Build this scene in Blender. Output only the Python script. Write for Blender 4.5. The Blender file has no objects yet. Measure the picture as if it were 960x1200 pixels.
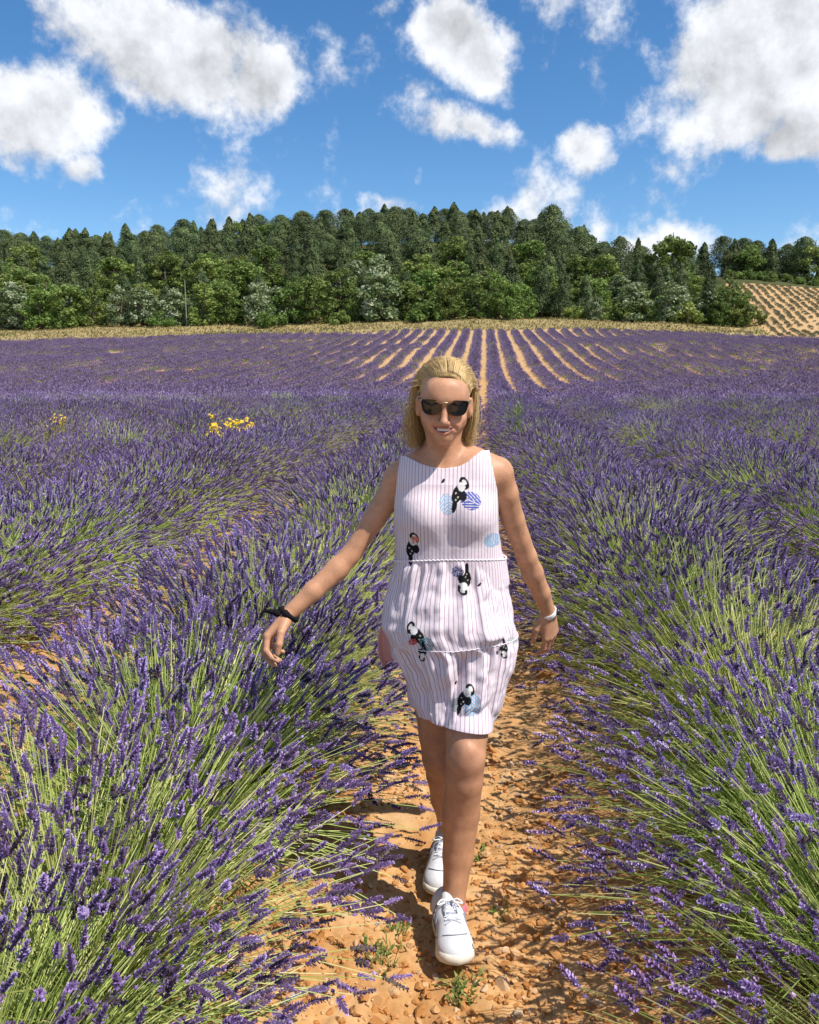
import bpy, math, random, os
import numpy as np
from mathutils import Vector, Matrix

PI = math.pi
SC = bpy.context.scene
COL = SC.collection
rad = math.radians

# ------------------------------------------------------------------ camera
CAM_H = 1.62
FPX = 961.0                      # focal length in pixels of the 960 wide photograph
PITCH, YAW = rad(9.743), rad(5.098)
_fh = np.array([-math.sin(YAW), math.cos(YAW), 0.0])
CR = np.array([math.cos(YAW), math.sin(YAW), 0.0])
CF = _fh * math.cos(PITCH) - np.array([0, 0, math.sin(PITCH)])
CU = _fh * math.sin(PITCH) + np.array([0, 0, math.cos(PITCH)])
CP = np.array([0.0, 0.0, CAM_H])


def P(px, py, y):
    """world point at depth y (metres along the rows) seen at pixel px, py of the photograph"""
    d = CF + CR * (px - 480.0) / FPX + CU * (600.0 - py) / FPX
    return CP + d * (y / d[1])


def proj(V):
    """pixel of world points (n,3)"""
    q = np.asarray(V) - CP
    w = q @ CF
    return 480 + FPX * (q @ CR) / w, 600 - FPX * (q @ CU) / w


cd = bpy.data.cameras.new("camera")
cam = bpy.data.objects.new("camera", cd)
COL.objects.link(cam)
M = Matrix.Identity(4)
for i in range(3):
    M[i][0], M[i][1], M[i][2], M[i][3] = CR[i], CU[i], -CF[i], CP[i]
cam.matrix_world = M
cd.sensor_fit = 'HORIZONTAL'
cd.sensor_width = 36.0
cd.lens = 36.0 * FPX / 960.0
cd.clip_start, cd.clip_end = 0.05, 5000
SC.camera = cam

# ------------------------------------------------------------------ light, exposure
SUN_EL = rad(57)
SUN_AZ = np.array([0.91, -0.41])             # horizontal direction towards the sun
SUN_AZ = SUN_AZ / np.linalg.norm(SUN_AZ)
SUN_DIR = np.array([SUN_AZ[0] * math.cos(SUN_EL), SUN_AZ[1] * math.cos(SUN_EL), math.sin(SUN_EL)])
sl = bpy.data.lights.new("sun", 'SUN')
sl.energy = 5.0
sl.angle = rad(0.53)
sl.color = (1.0, 0.95, 0.87)
so = bpy.data.objects.new("sun", sl)
COL.objects.link(so)
so.rotation_euler = Vector(SUN_DIR).to_track_quat('Z', 'Y').to_euler()
so.location = (20, -10, 40)

SC.view_settings.view_transform = 'Standard'
SC.view_settings.look = 'None'
SC.view_settings.exposure = 0.22
SC.view_settings.gamma = 1.0
SC.cycles.use_denoising = True
SC.cycles.max_bounces = 6
SC.cycles.diffuse_bounces = 3
SC.cycles.transparent_max_bounces = 4


# ------------------------------------------------------------------ node helper
class NT:
    def __init__(self, tree):
        self.t = tree
        self.n = tree.nodes
        self.l = tree.links

    def node(self, typ, ins=None, **kw):
        nd = self.n.new(typ)
        for k, v in kw.items():
            setattr(nd, k, v)
        if ins:
            for k, v in ins.items():
                self.set(nd.inputs[k], v)
        return nd

    def set(self, sock, v):
        if hasattr(v, 'is_linked') or isinstance(v, bpy.types.NodeSocket):
            self.l.new(v, sock)
        else:
            sock.default_value = v

    def math(self, op, a, b=0.0, c=None, clamp=False):
        nd = self.n.new('ShaderNodeMath')
        nd.operation = op
        nd.use_clamp = clamp
        self.set(nd.inputs[0], a)
        self.set(nd.inputs[1], b)
        if c is not None:
            self.set(nd.inputs[2], c)
        return nd.outputs[0]

    def vmath(self, op, a, b=None):
        nd = self.n.new('ShaderNodeVectorMath')
        nd.operation = op
        self.set(nd.inputs[0], a)
        if b is not None:
            self.set(nd.inputs[1], b)
        return nd.outputs['Value'] if op in ('DOT_PRODUCT', 'LENGTH') else nd.outputs['Vector']

    def ramp(self, fac, stops, interp='LINEAR'):
        nd = self.n.new('ShaderNodeValToRGB')
        nd.color_ramp.interpolation = interp
        el = nd.color_ramp.elements
        while len(el) < len(stops):
            el.new(0.5)
        for e, (p, c) in zip(el, stops):
            e.position = p
            e.color = (*c, 1) if len(c) == 3 else c
        self.set(nd.inputs[0], fac)
        return nd.outputs[0]

    def mapr(self, v, a, b, c, d, interp='LINEAR'):
        nd = self.n.new('ShaderNodeMapRange')
        nd.interpolation_type = interp
        for i, q in enumerate((v, a, b, c, d)):
            self.set(nd.inputs[i], q)
        return nd.outputs[0]

    def mix(self, fac, a, b, blend='MIX'):
        nd = self.n.new('ShaderNodeMix')
        nd.data_type = 'RGBA'
        nd.blend_type = blend
        self.set(nd.inputs[0], fac)
        for s, v in ((nd.inputs[6], a), (nd.inputs[7], b)):
            if isinstance(v, tuple) and len(v) == 3:
                v = (*v, 1)
            self.set(s, v)
        return nd.outputs[2]

    def noise(self, vec, scale, detail=4, rough=0.55, out='Fac', dist=0.0):
        nd = self.n.new('ShaderNodeTexNoise')
        if vec is not None:
            self.set(nd.inputs['Vector'], vec)
        nd.inputs['Scale'].default_value = scale
        nd.inputs['Detail'].default_value = detail
        nd.inputs['Roughness'].default_value = rough
        nd.inputs['Distortion'].default_value = dist
        return nd.outputs[out]


# ------------------------------------------------------------------ world: Nishita sky and cumulus
W = bpy.data.worlds.new("World")
SC.world = W
W.use_nodes = True
wt = NT(W.node_tree)
wt.n.clear()
sky = wt.node('ShaderNodeTexSky', sky_type='NISHITA', sun_disc=False)
sky.sun_elevation = SUN_EL
sky.sun_rotation = math.atan2(SUN_AZ[0], SUN_AZ[1])
sky.altitude = 900
sky.air_density = 1.0
sky.dust_density = 0.35
sky.ozone_density = 3.0
SKY_STRENGTH = 0.14
geo = wt.node('ShaderNodeTexCoord')
dirv = geo.outputs['Generated']
hsv = wt.node('ShaderNodeHueSaturation', {'Saturation': 1.25, 'Value': 0.93, 'Color': sky.outputs[0]})

# each cloud: pixel centre, half width, half height, tilt (deg), strength
CLOUDS = [
    (205, 62, 165, 88, -4, 1.0), (60, 130, 108, 72, 25, 1.0), (95, 195, 66, 36, 15, .8), (300, 95, 60, 70, 0, .9),
    (115, 240, 55, 18, 0, .5), (270, 205, 40, 10, -50, .32), (400, 92, 52, 24, -30, .40), (440, 2, 62, 17, 0, .8),
    (540, 58, 78, 46, -38, 1.0), (603, 88, 16, 18, 0, .7), (590, 45, 36, 22, -10, .8), (552, 153, 70, 27, -12, 1.0), (630, 138, 40, 12, -15, .45),
    (680, 172, 48, 36, -28, 1.0), (735, 165, 24, 7, 10, .35), (895, 70, 145, 110, 12, 1.05), (925, 160, 80, 45, 20, .9), (820, 150, 60, 30, 10, .8),
    (450, 237, 62, 22, -8, .75), (785, 288, 75, 20, 6, 1.0), (670, 272, 25, 8, 0, .7), (575, 248, 14, 7, 0, .4),
    (683, 24, 13, 5, 0, .40), (10, 260, 50, 14, 0, .5),
    # the sky beyond the frame carries the same scattered cumulus
    (-330, 80, 190, 80, 0, 1.0), (1330, 40, 210, 80, 10, 1.0), (1250, 240, 120, 26, 0, .9), (300, -330, 240, 110, 0, 1.0), (850, -380, 180, 90, 20, .9),
]
warp = wt.noise(dirv, 7.0, 5, 0.6, 'Color')
warpv = wt.vmath('MULTIPLY', wt.vmath('SUBTRACT', warp, (0.5, 0.5, 0.5)), (0.06, 0.06, 0.06))
wdir = wt.vmath('ADD', dirv, warpv)
acc = None


def blob(dvec, rgt, upv, rx, ry, s):
    global acc
    a = wt.math('MULTIPLY', wt.vmath('DOT_PRODUCT', wdir, tuple(rgt)), 1.0 / rx)
    b = wt.math('MULTIPLY', wt.vmath('DOT_PRODUCT', wdir, tuple(upv)), 1.0 / ry)
    r2 = wt.math('MULTIPLY_ADD', a, a, wt.math('MULTIPLY', b, b))
    v = wt.math('SUBTRACT', 1.0, wt.math('SQRT', r2))
    gate = wt.math('GREATER_THAN', wt.vmath('DOT_PRODUCT', dirv, tuple(dvec)), 0.3)
    v = wt.math('MULTIPLY', wt.math('MULTIPLY_ADD', v, min(1.0, max(.3, ry * 961 / 40)), s - 0.9), gate)
    v = wt.math('MAXIMUM', v, -1.0)
    acc = v if acc is None else wt.node('ShaderNodeMath', {0: acc, 1: v, 2: 0.05}, operation='SMOOTH_MAX').outputs[0]


for (px, py, rx, ry, tilt, s) in CLOUDS:
    d0 = CF + CR * (px - 480) / FPX + CU * (600 - py) / FPX
    L0 = np.linalg.norm(d0)
    d0 = d0 / L0
    r0 = np.cross(d0, [0, 0, 1.0]); r0 /= np.linalg.norm(r0)
    u0 = np.cross(r0, d0)
    t = rad(tilt)
    r1, u1 = r0 * math.cos(t) + u0 * math.sin(t), -r0 * math.sin(t) + u0 * math.cos(t)
    blob(d0, r1, u1, 0.97 * rx / FPX / L0, 0.97 * ry / FPX / L0, s)
for az, el, rx, ry in ((100, 35, .2, .1), (150, 30, .25, .1), (200, 40, .2, .12), (250, 30, .22, .1), (300, 42, .2, .1), (130, 62, .2, .14), (230, 66, .22, .14)):
    d0 = np.array([math.sin(rad(az)) * math.cos(rad(el)), math.cos(rad(az)) * math.cos(rad(el)), math.sin(rad(el))])
    r0 = np.cross(d0, [0, 0, 1.0]); r0 /= np.linalg.norm(r0)
    blob(d0, r0, np.cross(r0, d0), rx, ry, 1.0)

n1 = wt.noise(dirv, 13.0, 10, 0.63)
n2 = wt.noise(wt.vmath('ADD', dirv, tuple(SUN_DIR * 0.016 + np.array([0, 0, .016]))), 13.0, 6, 0.58)
n3 = wt.noise(wt.vmath('MULTIPLY', dirv, (1, 1, 1.8)), 5.5, 3, 0.5)
n4 = wt.noise(dirv, 5.2, 3, 0.55)
dens = wt.math('ADD', wt.math('ADD', acc, wt.math('MULTIPLY', wt.math('SUBTRACT', n1, 0.5), 1.75)), wt.math('MULTIPLY', wt.math('SUBTRACT', n4, 0.5), 1.25))
alpha = wt.mapr(dens, 0.03, 0.46, 0.0, 1.0, 'SMOOTHSTEP')
relief = wt.math('MULTIPLY', wt.math('SUBTRACT', n1, n2), 1.15)
core = wt.mapr(wt.math('ADD', acc, wt.math('MULTIPLY', wt.math('SUBTRACT', n3, 0.5), 1.6)), 0.30, 0.85, 0.0, 1.0, 'SMOOTHSTEP')
lum = wt.math('ADD', wt.math('SUBTRACT', 0.82, wt.math('MULTIPLY', core, 0.11)), relief)
lum = wt.math('MINIMUM', wt.math('MAXIMUM', lum, 0.52), 0.93)
cloudcol = wt.vmath('MULTIPLY', wt.node('ShaderNodeCombineXYZ', {0: lum, 1: lum, 2: lum}).outputs[0], (0.92 / SKY_STRENGTH, 0.945 / SKY_STRENGTH, 1.0 / SKY_STRENGTH))
skycol = wt.mix(alpha, hsv.outputs[0], cloudcol)
bg = wt.node('ShaderNodeBackground', {'Color': skycol, 'Strength': SKY_STRENGTH})
wo = wt.node('ShaderNodeOutputWorld', {'Surface': bg.outputs[0]})
W.cycles.sampling_method = 'MANUAL'
W.cycles.sample_map_resolution = 512


# ------------------------------------------------------------------ object helpers
def put(o, parent=None):
    COL.objects.link(o)
    if parent is not None:
        o.parent = parent
    return o


def tag(o, label=None, cat=None, group=None, kind=None):
    if label: o["label"] = label
    if cat: o["category"] = cat
    if group: o["group"] = group
    if kind: o["kind"] = kind
    return o


def mesh_np(name, V, F, mats, smooth=False, attrs=None, midx=None, uv=None):
    """mesh from vertex array and a list of (n,k) face index arrays"""
    me = bpy.data.meshes.new(name)
    V = np.ascontiguousarray(V, dtype=np.float32)
    if not isinstance(F, (list, tuple)):
        F = [F]
    F = [np.asarray(f, dtype=np.int32) for f in F if len(f)]
    me.vertices.add(len(V))
    me.vertices.foreach_set('co', V.ravel())
    nl = sum(f.size for f in F)
    npoly = sum(len(f) for f in F)
    me.loops.add(nl)
    me.polygons.add(npoly)
    li = np.concatenate([f.ravel() for f in F])
    me.loops.foreach_set('vertex_index', li)
    sizes = np.concatenate([np.full(len(f), f.shape[1], np.int32) for f in F])
    st = np.concatenate([[0], np.cumsum(sizes)[:-1]]).astype(np.int32)
    me.polygons.foreach_set('loop_start', st)
    if midx is not None:
        me.polygons.foreach_set('material_index', np.asarray(midx, dtype=np.int32))
    me.polygons.foreach_set('use_smooth', np.full(npoly, bool(smooth)))
    if attrs:
        for k, a in attrs.items():
            a = np.asarray(a, dtype=np.float32)
            if a.ndim == 1:
                at = me.attributes.new(k, 'FLOAT', 'POINT')
                at.data.foreach_set('value', a)
            else:
                at = me.attributes.new(k, 'FLOAT_COLOR', 'POINT')
                if a.shape[1] == 3:
                    a = np.concatenate([a, np.ones((len(a), 1), np.float32)], 1)
                at.data.foreach_set('color', np.ascontiguousarray(a, dtype=np.float32).ravel())
    if uv is not None:
        ul = me.uv_layers.new(name='UVMap')
        ul.data.foreach_set('uv', np.ascontiguousarray(np.asarray(uv, dtype=np.float32)[li]).ravel())
    for m in (mats if isinstance(mats, (list, tuple)) else [mats]):
        me.materials.append(m)
    me.update(calc_edges=True)
    me.validate()
    return me


def obj_np(name, V, F, mats, parent=None, **kw):
    return put(bpy.data.objects.new(name, mesh_np(name, V, F, mats, **kw)), parent)


def empty(name, loc=(0, 0, 0)):
    o = bpy.data.objects.new(name, None)
    o.empty_display_size = 0.1
    o.location = tuple(loc)
    return put(o)


class MB:
    """collects vertices and faces"""
    def __init__(self):
        self.v, self.f, self.n = [], {}, 0
        self.a = {}

    def add(self, V, F, **attrs):
        V = np.asarray(V, float).reshape(-1, 3)
        F = np.asarray(F, int)
        self.f.setdefault(F.shape[1], []).append(F + self.n)
        self.v.append(V)
        for k, val in attrs.items():
            self.a.setdefault(k, []).append(np.broadcast_to(np.asarray(val, float), (len(V),)).copy() if np.ndim(val) < 2 else val)
        self.n += len(V)

    def arrays(self):
        V = np.concatenate(self.v)
        F = [np.concatenate(fs) for fs in self.f.values()]
        return V, F, {k: np.concatenate(x) for k, x in self.a.items()}

    def mesh(self, name, mats, smooth=False):
        V, F, A = self.arrays()
        return mesh_np(name, V, F, mats, smooth=smooth, attrs=A)

    def obj(self, name, mats, parent=None, smooth=False):
        return put(bpy.data.objects.new(name, self.mesh(name, mats, smooth)), parent)


def nrm(a, axis=-1):
    return a / np.maximum(np.linalg.norm(a, axis=axis, keepdims=True), 1e-9)


def tubes(pts, radii, sides=3):
    """n tubes at once: pts (n,m,3), radii (m,) or (n,m) -> V, F(quads)"""
    n, m, _ = pts.shape
    radii = np.broadcast_to(np.asarray(radii, float), (n, m))
    T = nrm(np.gradient(pts, axis=1))
    ref = np.where(np.abs(T[..., 2:3]) > 0.9, np.array([1.0, 0, 0]), np.array([0, 0, 1.0]))
    A = nrm(np.cross(T, ref))
    B = np.cross(T, A)
    ang = np.arange(sides) * 2 * PI / sides
    V = pts[:, :, None, :] + radii[:, :, None, None] * (A[:, :, None, :] * np.cos(ang)[None, None, :, None] + B[:, :, None, :] * np.sin(ang)[None, None, :, None])
    idx = np.arange(n * m * sides).reshape(n, m, sides)
    a = idx[:, :-1, :]
    b = np.roll(idx, -1, axis=2)[:, :-1, :]
    c = np.roll(idx, -1, axis=2)[:, 1:, :]
    d = idx[:, 1:, :]
    F = np.stack([a, b, c, d], -1).reshape(-1, 4)
    return V.reshape(-1, 3), F


def catmull(pts, n):
    p = np.asarray(pts, float)
    p = np.concatenate([[2 * p[0] - p[1]], p, [2 * p[-1] - p[-2]]])
    m = len(p) - 3
    t = np.linspace(0, m, n)
    i = np.minimum(t.astype(int), m - 1)
    u = (t - i)[:, None]
    a, b, c, d = p[i], p[i + 1], p[i + 2], p[i + 3]
    return 0.5 * ((2 * b) + (c - a) * u + (2 * a - 5 * b + 4 * c - d) * u ** 2 + (3 * b - a - 3 * c + d) * u ** 3)


def sstep(a, b, x):
    t = np.clip((np.asarray(x, float) - a) / (b - a), 0, 1)
    return t * t * (3 - 2 * t)


def _hash(ix, iy, iz, seed):
    h = (ix * 374761393 + iy * 668265263 + iz * 1440662683 + seed * 974711) & 0xFFFFFFFF
    h = ((h ^ (h >> 13)) * 1274126177) & 0xFFFFFFFF
    h = h ^ (h >> 16)
    return (h & 0xFFFFFF) / float(0xFFFFFF)


def vnoise(x, y, z=0.0, seed=0):
    x, y, z = np.broadcast_arrays(np.asarray(x, float), np.asarray(y, float), np.asarray(z, float))
    ix, iy, iz = np.floor(x).astype(np.int64), np.floor(y).astype(np.int64), np.floor(z).astype(np.int64)
    fx, fy, fz = x - ix, y - iy, z - iz
    fx, fy, fz = (f * f * (3 - 2 * f) for f in (fx, fy, fz))
    r = 0
    for dx in (0, 1):
        for dy in (0, 1):
            for dz in (0, 1):
                w = (fx if dx else 1 - fx) * (fy if dy else 1 - fy) * (fz if dz else 1 - fz)
                r = r + w * _hash(ix + dx, iy + dy, iz + dz, seed)
    return r


def fbm(x, y, z=0.0, seed=0, octv=4):
    r, a, f, s = 0, 0.5, 1.0, 0
    for o in range(octv):
        r = r + a * vnoise(np.asarray(x) * f, np.asarray(y) * f, np.asarray(z) * f, seed + o)
        s += a
        a *= 0.5
        f *= 2.03
    return r / s


# ------------------------------------------------------------------ materials
def mat(name):
    m = bpy.data.materials.new(name)
    m.use_nodes = True
    t = NT(m.node_tree)
    p = t.n['Principled BSDF']
    p.inputs['Specular IOR Level'].default_value = 0.3
    return m, t, p


def plain(name, col, rough=0.6, metallic=0.0, spec=0.4, noise=0.0, nscale=40):
    m, t, p = mat(name)
    p.inputs['Base Color'].default_value = (*col, 1)
    p.inputs['Roughness'].default_value = rough
    p.inputs['Metallic'].default_value = metallic
    p.inputs['Specular IOR Level'].default_value = spec
    if noise:
        tc = t.node('ShaderNodeTexCoord')
        f = t.mapr(t.noise(tc.outputs['Object'], nscale, 3), 0.3, 0.7, 1 - noise, 1 + noise)
        v = t.vmath('MULTIPLY', t.node('ShaderNodeCombineXYZ', {0: f, 1: f, 2: f}).outputs[0], col)
        t.set(p.inputs['Base Color'], v)
    return m


def leafy(name, stops, rough=0.6, transl=0.3, objvar=0.25, hue=None, spec=0.25):
    """plant material: colour from the point attribute 'tone' with a little variation from plant to plant"""
    m, t, p = mat(name)
    at = t.node('ShaderNodeAttribute', attribute_name='tone').outputs['Fac']
    oi = t.node('ShaderNodeObjectInfo').outputs['Random']
    col = t.ramp(at, stops)
    f = t.mapr(oi, 0, 1, 1 - objvar, 1 + objvar)
    h = t.node('ShaderNodeHueSaturation', {'Color': col, 'Value': f})
    if hue:
        t.set(h.inputs['Hue'], t.mapr(t.math('FRACT', t.math('MULTIPLY', oi, 7.31)), 0, 1, 0.5 - hue, 0.5 + hue))
    t.set(p.inputs['Base Color'], h.outputs[0])
    p.inputs['Roughness'].default_value = rough
    p.inputs['Specular IOR Level'].default_value = spec
    if transl:
        tr = t.node('ShaderNodeBsdfTranslucent', {'Color': h.outputs[0]})
        mx = t.node('ShaderNodeMixShader', {0: transl, 1: p.outputs[0], 2: tr.outputs[0]})
        t.l.new(mx.outputs[0], t.n['Material Output'].inputs[0])
    return m

# ------------------------------------------------------------------ terrain
FIELD_END = 137.0
ROWS = 1.95                      # row spacing
_yy = np.linspace(-50, 1500, 15501)
_sl = 0.100 * sstep(28, 92, _yy) * (1 - 0.25 * sstep(132, 150, _yy))
_sl = np.where((_yy > FIELD_END - 2) & (_yy <= 153), 0.165, _sl)
_sl = np.where(_yy > 153, 0.062 * (1 - sstep(150, 400, _yy)), _sl)
_bz = np.cumsum(_sl) * (_yy[1] - _yy[0])


def gz(x, y):
    """height of the bare terrain"""
    x, y = np.asarray(x, float), np.asarray(y, float)
    b = np.interp(y, _yy, _bz)
    s = sstep(40, 130, y)
    dish = np.where(x < 0, 0.00020, 0.00042) * np.minimum(np.abs(x), 130) ** 2
    b = b - s * dish
    cap = 25.5 - 18.5 * sstep(0, 58, x) - 5.0 * sstep(-40, -110, x) * 0 - 2.5 * sstep(-20, -100, x)
    run = 96.0
    t = np.clip((y - 160) / run, 0, None)
    hill = cap * (1 - np.exp(-1.55 * t * (1 + 0.5 * sstep(0, .5, t))))
    young = sstep(45, 54, x)
    hill_y = np.clip((y - 150) / 50, 0, 1) * 10.5 + np.clip((y - 200) / 60, 0, 1) * 3
    b = b + hill * (1 - young) + hill_y * young
    b = b + (fbm(x * 0.02, y * 0.02, seed=5) - 0.5) * 2.2 * sstep(45, 120, y) + (fbm(x * 0.12, y * 0.12, seed=9, octv=2) - 0.5) * 0.5 * sstep(30, 80, y)
    return b


def micro(x, y):
    """trodden, cloddy soil close to the camera, furrowed under the plants"""
    n = (fbm(x * 5, y * 5, seed=21) - 0.5) * 0.040
    r = fbm(x * 26, y * 26, seed=22, octv=3)
    n = n + (np.clip(r, .45, .70) - 0.46) * 0.045 + (fbm(x * 70, y * 70, seed=23, octv=2) - 0.5) * 0.010
    n = n * (1 - sstep(7, 14, y))
    ridge = 0.04 * (np.cos((x / ROWS) * 2 * PI + PI) + 1) * (1 - sstep(30, 60, y))
    return n + ridge


def ground_z(x, y):
    x, y = np.asarray(x, float), np.asarray(y, float)
    under = (y > FIELD_END + 12) & ~((x > 44) & (x < 122) & (y < 200))      # the grassy slope lies over the soil here
    return gz(x, y) + micro(x, y) - 1.5 * under


def grow(a, b, s0, q):
    out, s = [a], s0
    while out[-1] < b:
        out.append(out[-1] + s)
        s *= q
    return np.array(out)


def grid_mesh(xs, ys, zf):
    X, Y = np.meshgrid(xs, ys)
    Z = zf(X, Y)
    nx, ny = len(xs), len(ys)
    i = np.arange(nx * ny).reshape(ny, nx)
    F = np.stack([i[:-1, :-1], i[:-1, 1:], i[1:, 1:], i[1:, :-1]], -1).reshape(-1, 4)
    return np.stack([X, Y, Z], -1).reshape(-1, 3), F


xr = grow(1.1, 1400, 0.02, 1.07)
xs = np.concatenate([-xr[::-1], np.arange(-1.09, 1.095, 0.014), xr])
ys = np.concatenate([-grow(0.6, 250, 0.1, 1.25)[::-1] + 1.1, np.arange(0.55, 4.6, 0.014), grow(4.61, 14, 0.02, 1.012)[:-1], grow(14.3, 260, 0.4, 1.012)[:-1], grow(262, 1900, 6, 1.15)])

m_soil, t, p = mat('ochre_soil')
tc = t.node('ShaderNodeNewGeometry').outputs['Position']
a1 = t.noise(tc, 1.6, 5, 0.6)
a2 = t.noise(tc, 34, 5, 0.65)
a3 = t.noise(tc, 0.13, 3)
a5 = t.noise(tc, 4.5, 6, .65)
c = t.ramp(t.math('ADD', t.math('MULTIPLY', a1, 0.55), t.math('MULTIPLY', a2, 0.45)), [(0.33, (.33, .155, .055)), (0.5, (.50, .27, .105)), (0.68, (.62, .39, .18))])
c = t.mix(t.mapr(a3, 0.35, 0.65, 0, 0.5), c, (.52, .30, .125))
c = t.mix(t.mapr(a5, 0.5, 0.68, 0, .55), c, (.62, .44, .25))
c = t.mix(t.mapr(a5, 0.46, 0.34, 0, .5), c, (.30, .14, .05))
yfar = t.node('ShaderNodeSeparateXYZ', {0: tc}).outputs[1]
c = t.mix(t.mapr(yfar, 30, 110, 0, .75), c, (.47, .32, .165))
t.set(p.inputs['Base Color'], c)
p.inputs['Roughness'].default_value = 0.95
p.inputs['Specular IOR Level'].default_value = 0.1
bp = t.node('ShaderNodeBump', {'Height': t.noise(tc, 190, 4, 0.6), 'Strength': 0.5, 'Distance': 0.004})
t.set(p.inputs['Normal'], bp.outputs[0])

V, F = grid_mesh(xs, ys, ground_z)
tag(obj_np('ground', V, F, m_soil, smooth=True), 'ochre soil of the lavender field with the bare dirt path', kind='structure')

# grassy slope beyond the field
m_dry, t, p = mat('dry_grass_ground')
tc = t.node('ShaderNodeNewGeometry').outputs['Position']
c = t.ramp(t.math('ADD', t.math('MULTIPLY', t.noise(tc, 0.22, 5, .6), .6), t.math('MULTIPLY', t.noise(tc, 2.5, 4, .6), .4)), [(0.32, (.12, .125, .045)), (0.47, (.27, .21, .09)), (0.62, (.37, .28, .135))])
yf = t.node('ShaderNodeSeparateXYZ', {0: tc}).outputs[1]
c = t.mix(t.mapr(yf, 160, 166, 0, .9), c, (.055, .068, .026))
t.set(p.inputs['Base Color'], c)
p.inputs['Roughness'].default_value = 1.0
p.inputs['Specular IOR Level'].default_value = 0.05


def field_end(x):
    return FIELD_END + 1.2 * (fbm(np.asarray(x) * 0.08, 0.3, seed=3) - 0.5) + 4.5 * sstep(35, 60, x) - 3 * sstep(-40, -90, x)


def is_young(x, y):
    return (x > 48.5 + (y - 150) * 0.10) & (y < 192) & (x < 118) & (y > 142)


def slope_z(x, y):
    z = gz(x, y) + 0.06
    low = (y < field_end(x) + 1.0) | is_young(x, y)
    return np.where(low, z - 1.2, z)


xs2 = np.concatenate([-grow(150, 1400, 3, 1.12)[::-1], np.arange(-149, 149.5, 0.8), grow(150, 1400, 3, 1.12)])
ys2 = np.concatenate([np.arange(130, 200, 0.6), grow(200.5, 1800, 1.2, 1.04)])
V, F = grid_mesh(xs2, ys2, slope_z)
tag(obj_np('grassy_slope', V, F, m_dry, smooth=True), 'dry grass slope between the lavender field and the trees', kind='structure')

# dry grass tufts on the strip
m_tuft = leafy('dry_grass', [(0, (.16, .17, .06)), (.5, (.34, .27, .11)), (1, (.46, .37, .18))], transl=.2, objvar=0)
rg = np.random.default_rng(11)
n = 9000
tx, ty = rg.uniform(-105, 72, n), rg.uniform(136, 162, n)
ty += np.where(tx > 40, rg.uniform(0, 10, n), 0)
ok = (ty > field_end(tx) + 0.3) & ~is_young(tx, ty)
tx, ty = tx[ok], ty[ok]
n = len(tx)
b = np.stack([tx, ty, gz(tx, ty) + .03], 1)
mb = MB()
tone = np.clip(fbm(tx * .15, ty * .15, seed=40) * 1.6 - .35 + rg.uniform(-.2, .2, n), 0, 1)
for k in range(5):
    az = rg.uniform(0, 2 * PI, n)
    h = rg.uniform(.12, .42, n) * (0.5 + fbm(tx * .3, ty * .3, seed=41))
    s = np.stack([np.cos(az), np.sin(az), 0 * az], 1)
    top = b + s * (h * .5)[:, None] + np.array([0, 0, 1]) * h[:, None]
    w = np.stack([-np.sin(az), np.cos(az), 0 * az], 1) * .10
    Vt = np.stack([b - w, b + w, top], 1).reshape(-1, 3)
    mb.add(Vt, np.arange(3 * n).reshape(n, 3), tone=np.repeat(tone, 3))
tag(mb.obj('dry_grass', m_tuft), 'dry grass growing on the strip before the trees', kind='stuff')

# ------------------------------------------------------------------ lavender
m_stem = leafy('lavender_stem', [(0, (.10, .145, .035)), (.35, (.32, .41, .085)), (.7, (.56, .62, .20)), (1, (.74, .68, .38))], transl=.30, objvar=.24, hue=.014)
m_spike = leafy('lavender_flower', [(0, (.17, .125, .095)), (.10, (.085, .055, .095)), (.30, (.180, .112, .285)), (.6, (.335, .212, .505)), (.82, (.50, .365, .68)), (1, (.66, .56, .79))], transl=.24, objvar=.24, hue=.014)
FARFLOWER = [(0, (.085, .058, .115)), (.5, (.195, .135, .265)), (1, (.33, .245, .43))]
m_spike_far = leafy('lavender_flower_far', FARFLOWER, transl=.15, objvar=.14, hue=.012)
m_young = leafy('young_lavender', [(0, (.10, .115, .055)), (.5, (.20, .21, .10)), (1, (.30, .29, .15))], transl=.15, objvar=.2)


def lav_stems(rg, n, lean=1.0, hgt=1.0, r0=.13):
    az = rg.uniform(0, 2 * PI, n)
    u = rg.uniform(0, 1, n)
    th = rad(70) * np.sqrt(u) * lean * rg.uniform(.8, 1.15, n)
    low = rg.uniform(0, 1, n) < .17
    th = np.where(low, rad(1) * rg.uniform(66, 88, n), th)
    baz = az + rg.normal(0, .5, n)
    br = r0 * np.sqrt(u) * rg.uniform(.6, 1.1, n)
    b = np.stack([br * np.cos(baz), br * np.sin(baz), np.full(n, .04)], 1)
    L = hgt * rg.uniform(.54, .74, n) * (1 + .14 * u)
    # clumps of stems lean together
    def dr(t, a):
        return np.stack([np.sin(t) * np.cos(a), np.sin(t) * np.sin(a), np.cos(t)], 1)
    bend = rg.uniform(.05, .42, n)
    d0, d1 = dr(th * .62, az), dr(np.minimum(th * (1 + bend), rad(100)), az + rg.normal(0, .31, n))
    ts = np.array([0, .35, .7, 1.0])
    pts = b[:, None, :] + L[:, None, None] * (d0[:, None, :] * ts[None, :, None] + (d1 - d0)[:, None, :] * (ts ** 2)[None, :, None] * .55)
    pts[:, :, 2] = np.maximum(pts[:, :, 2], .03 + .02 * rg.uniform(0, 1, (n, 1)))
    tip = pts[:, -1]
    T = nrm(pts[:, -1] - pts[:, -2] + rg.normal(0, .05, (n, 3)))
    return pts, tip, T, th


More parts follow.
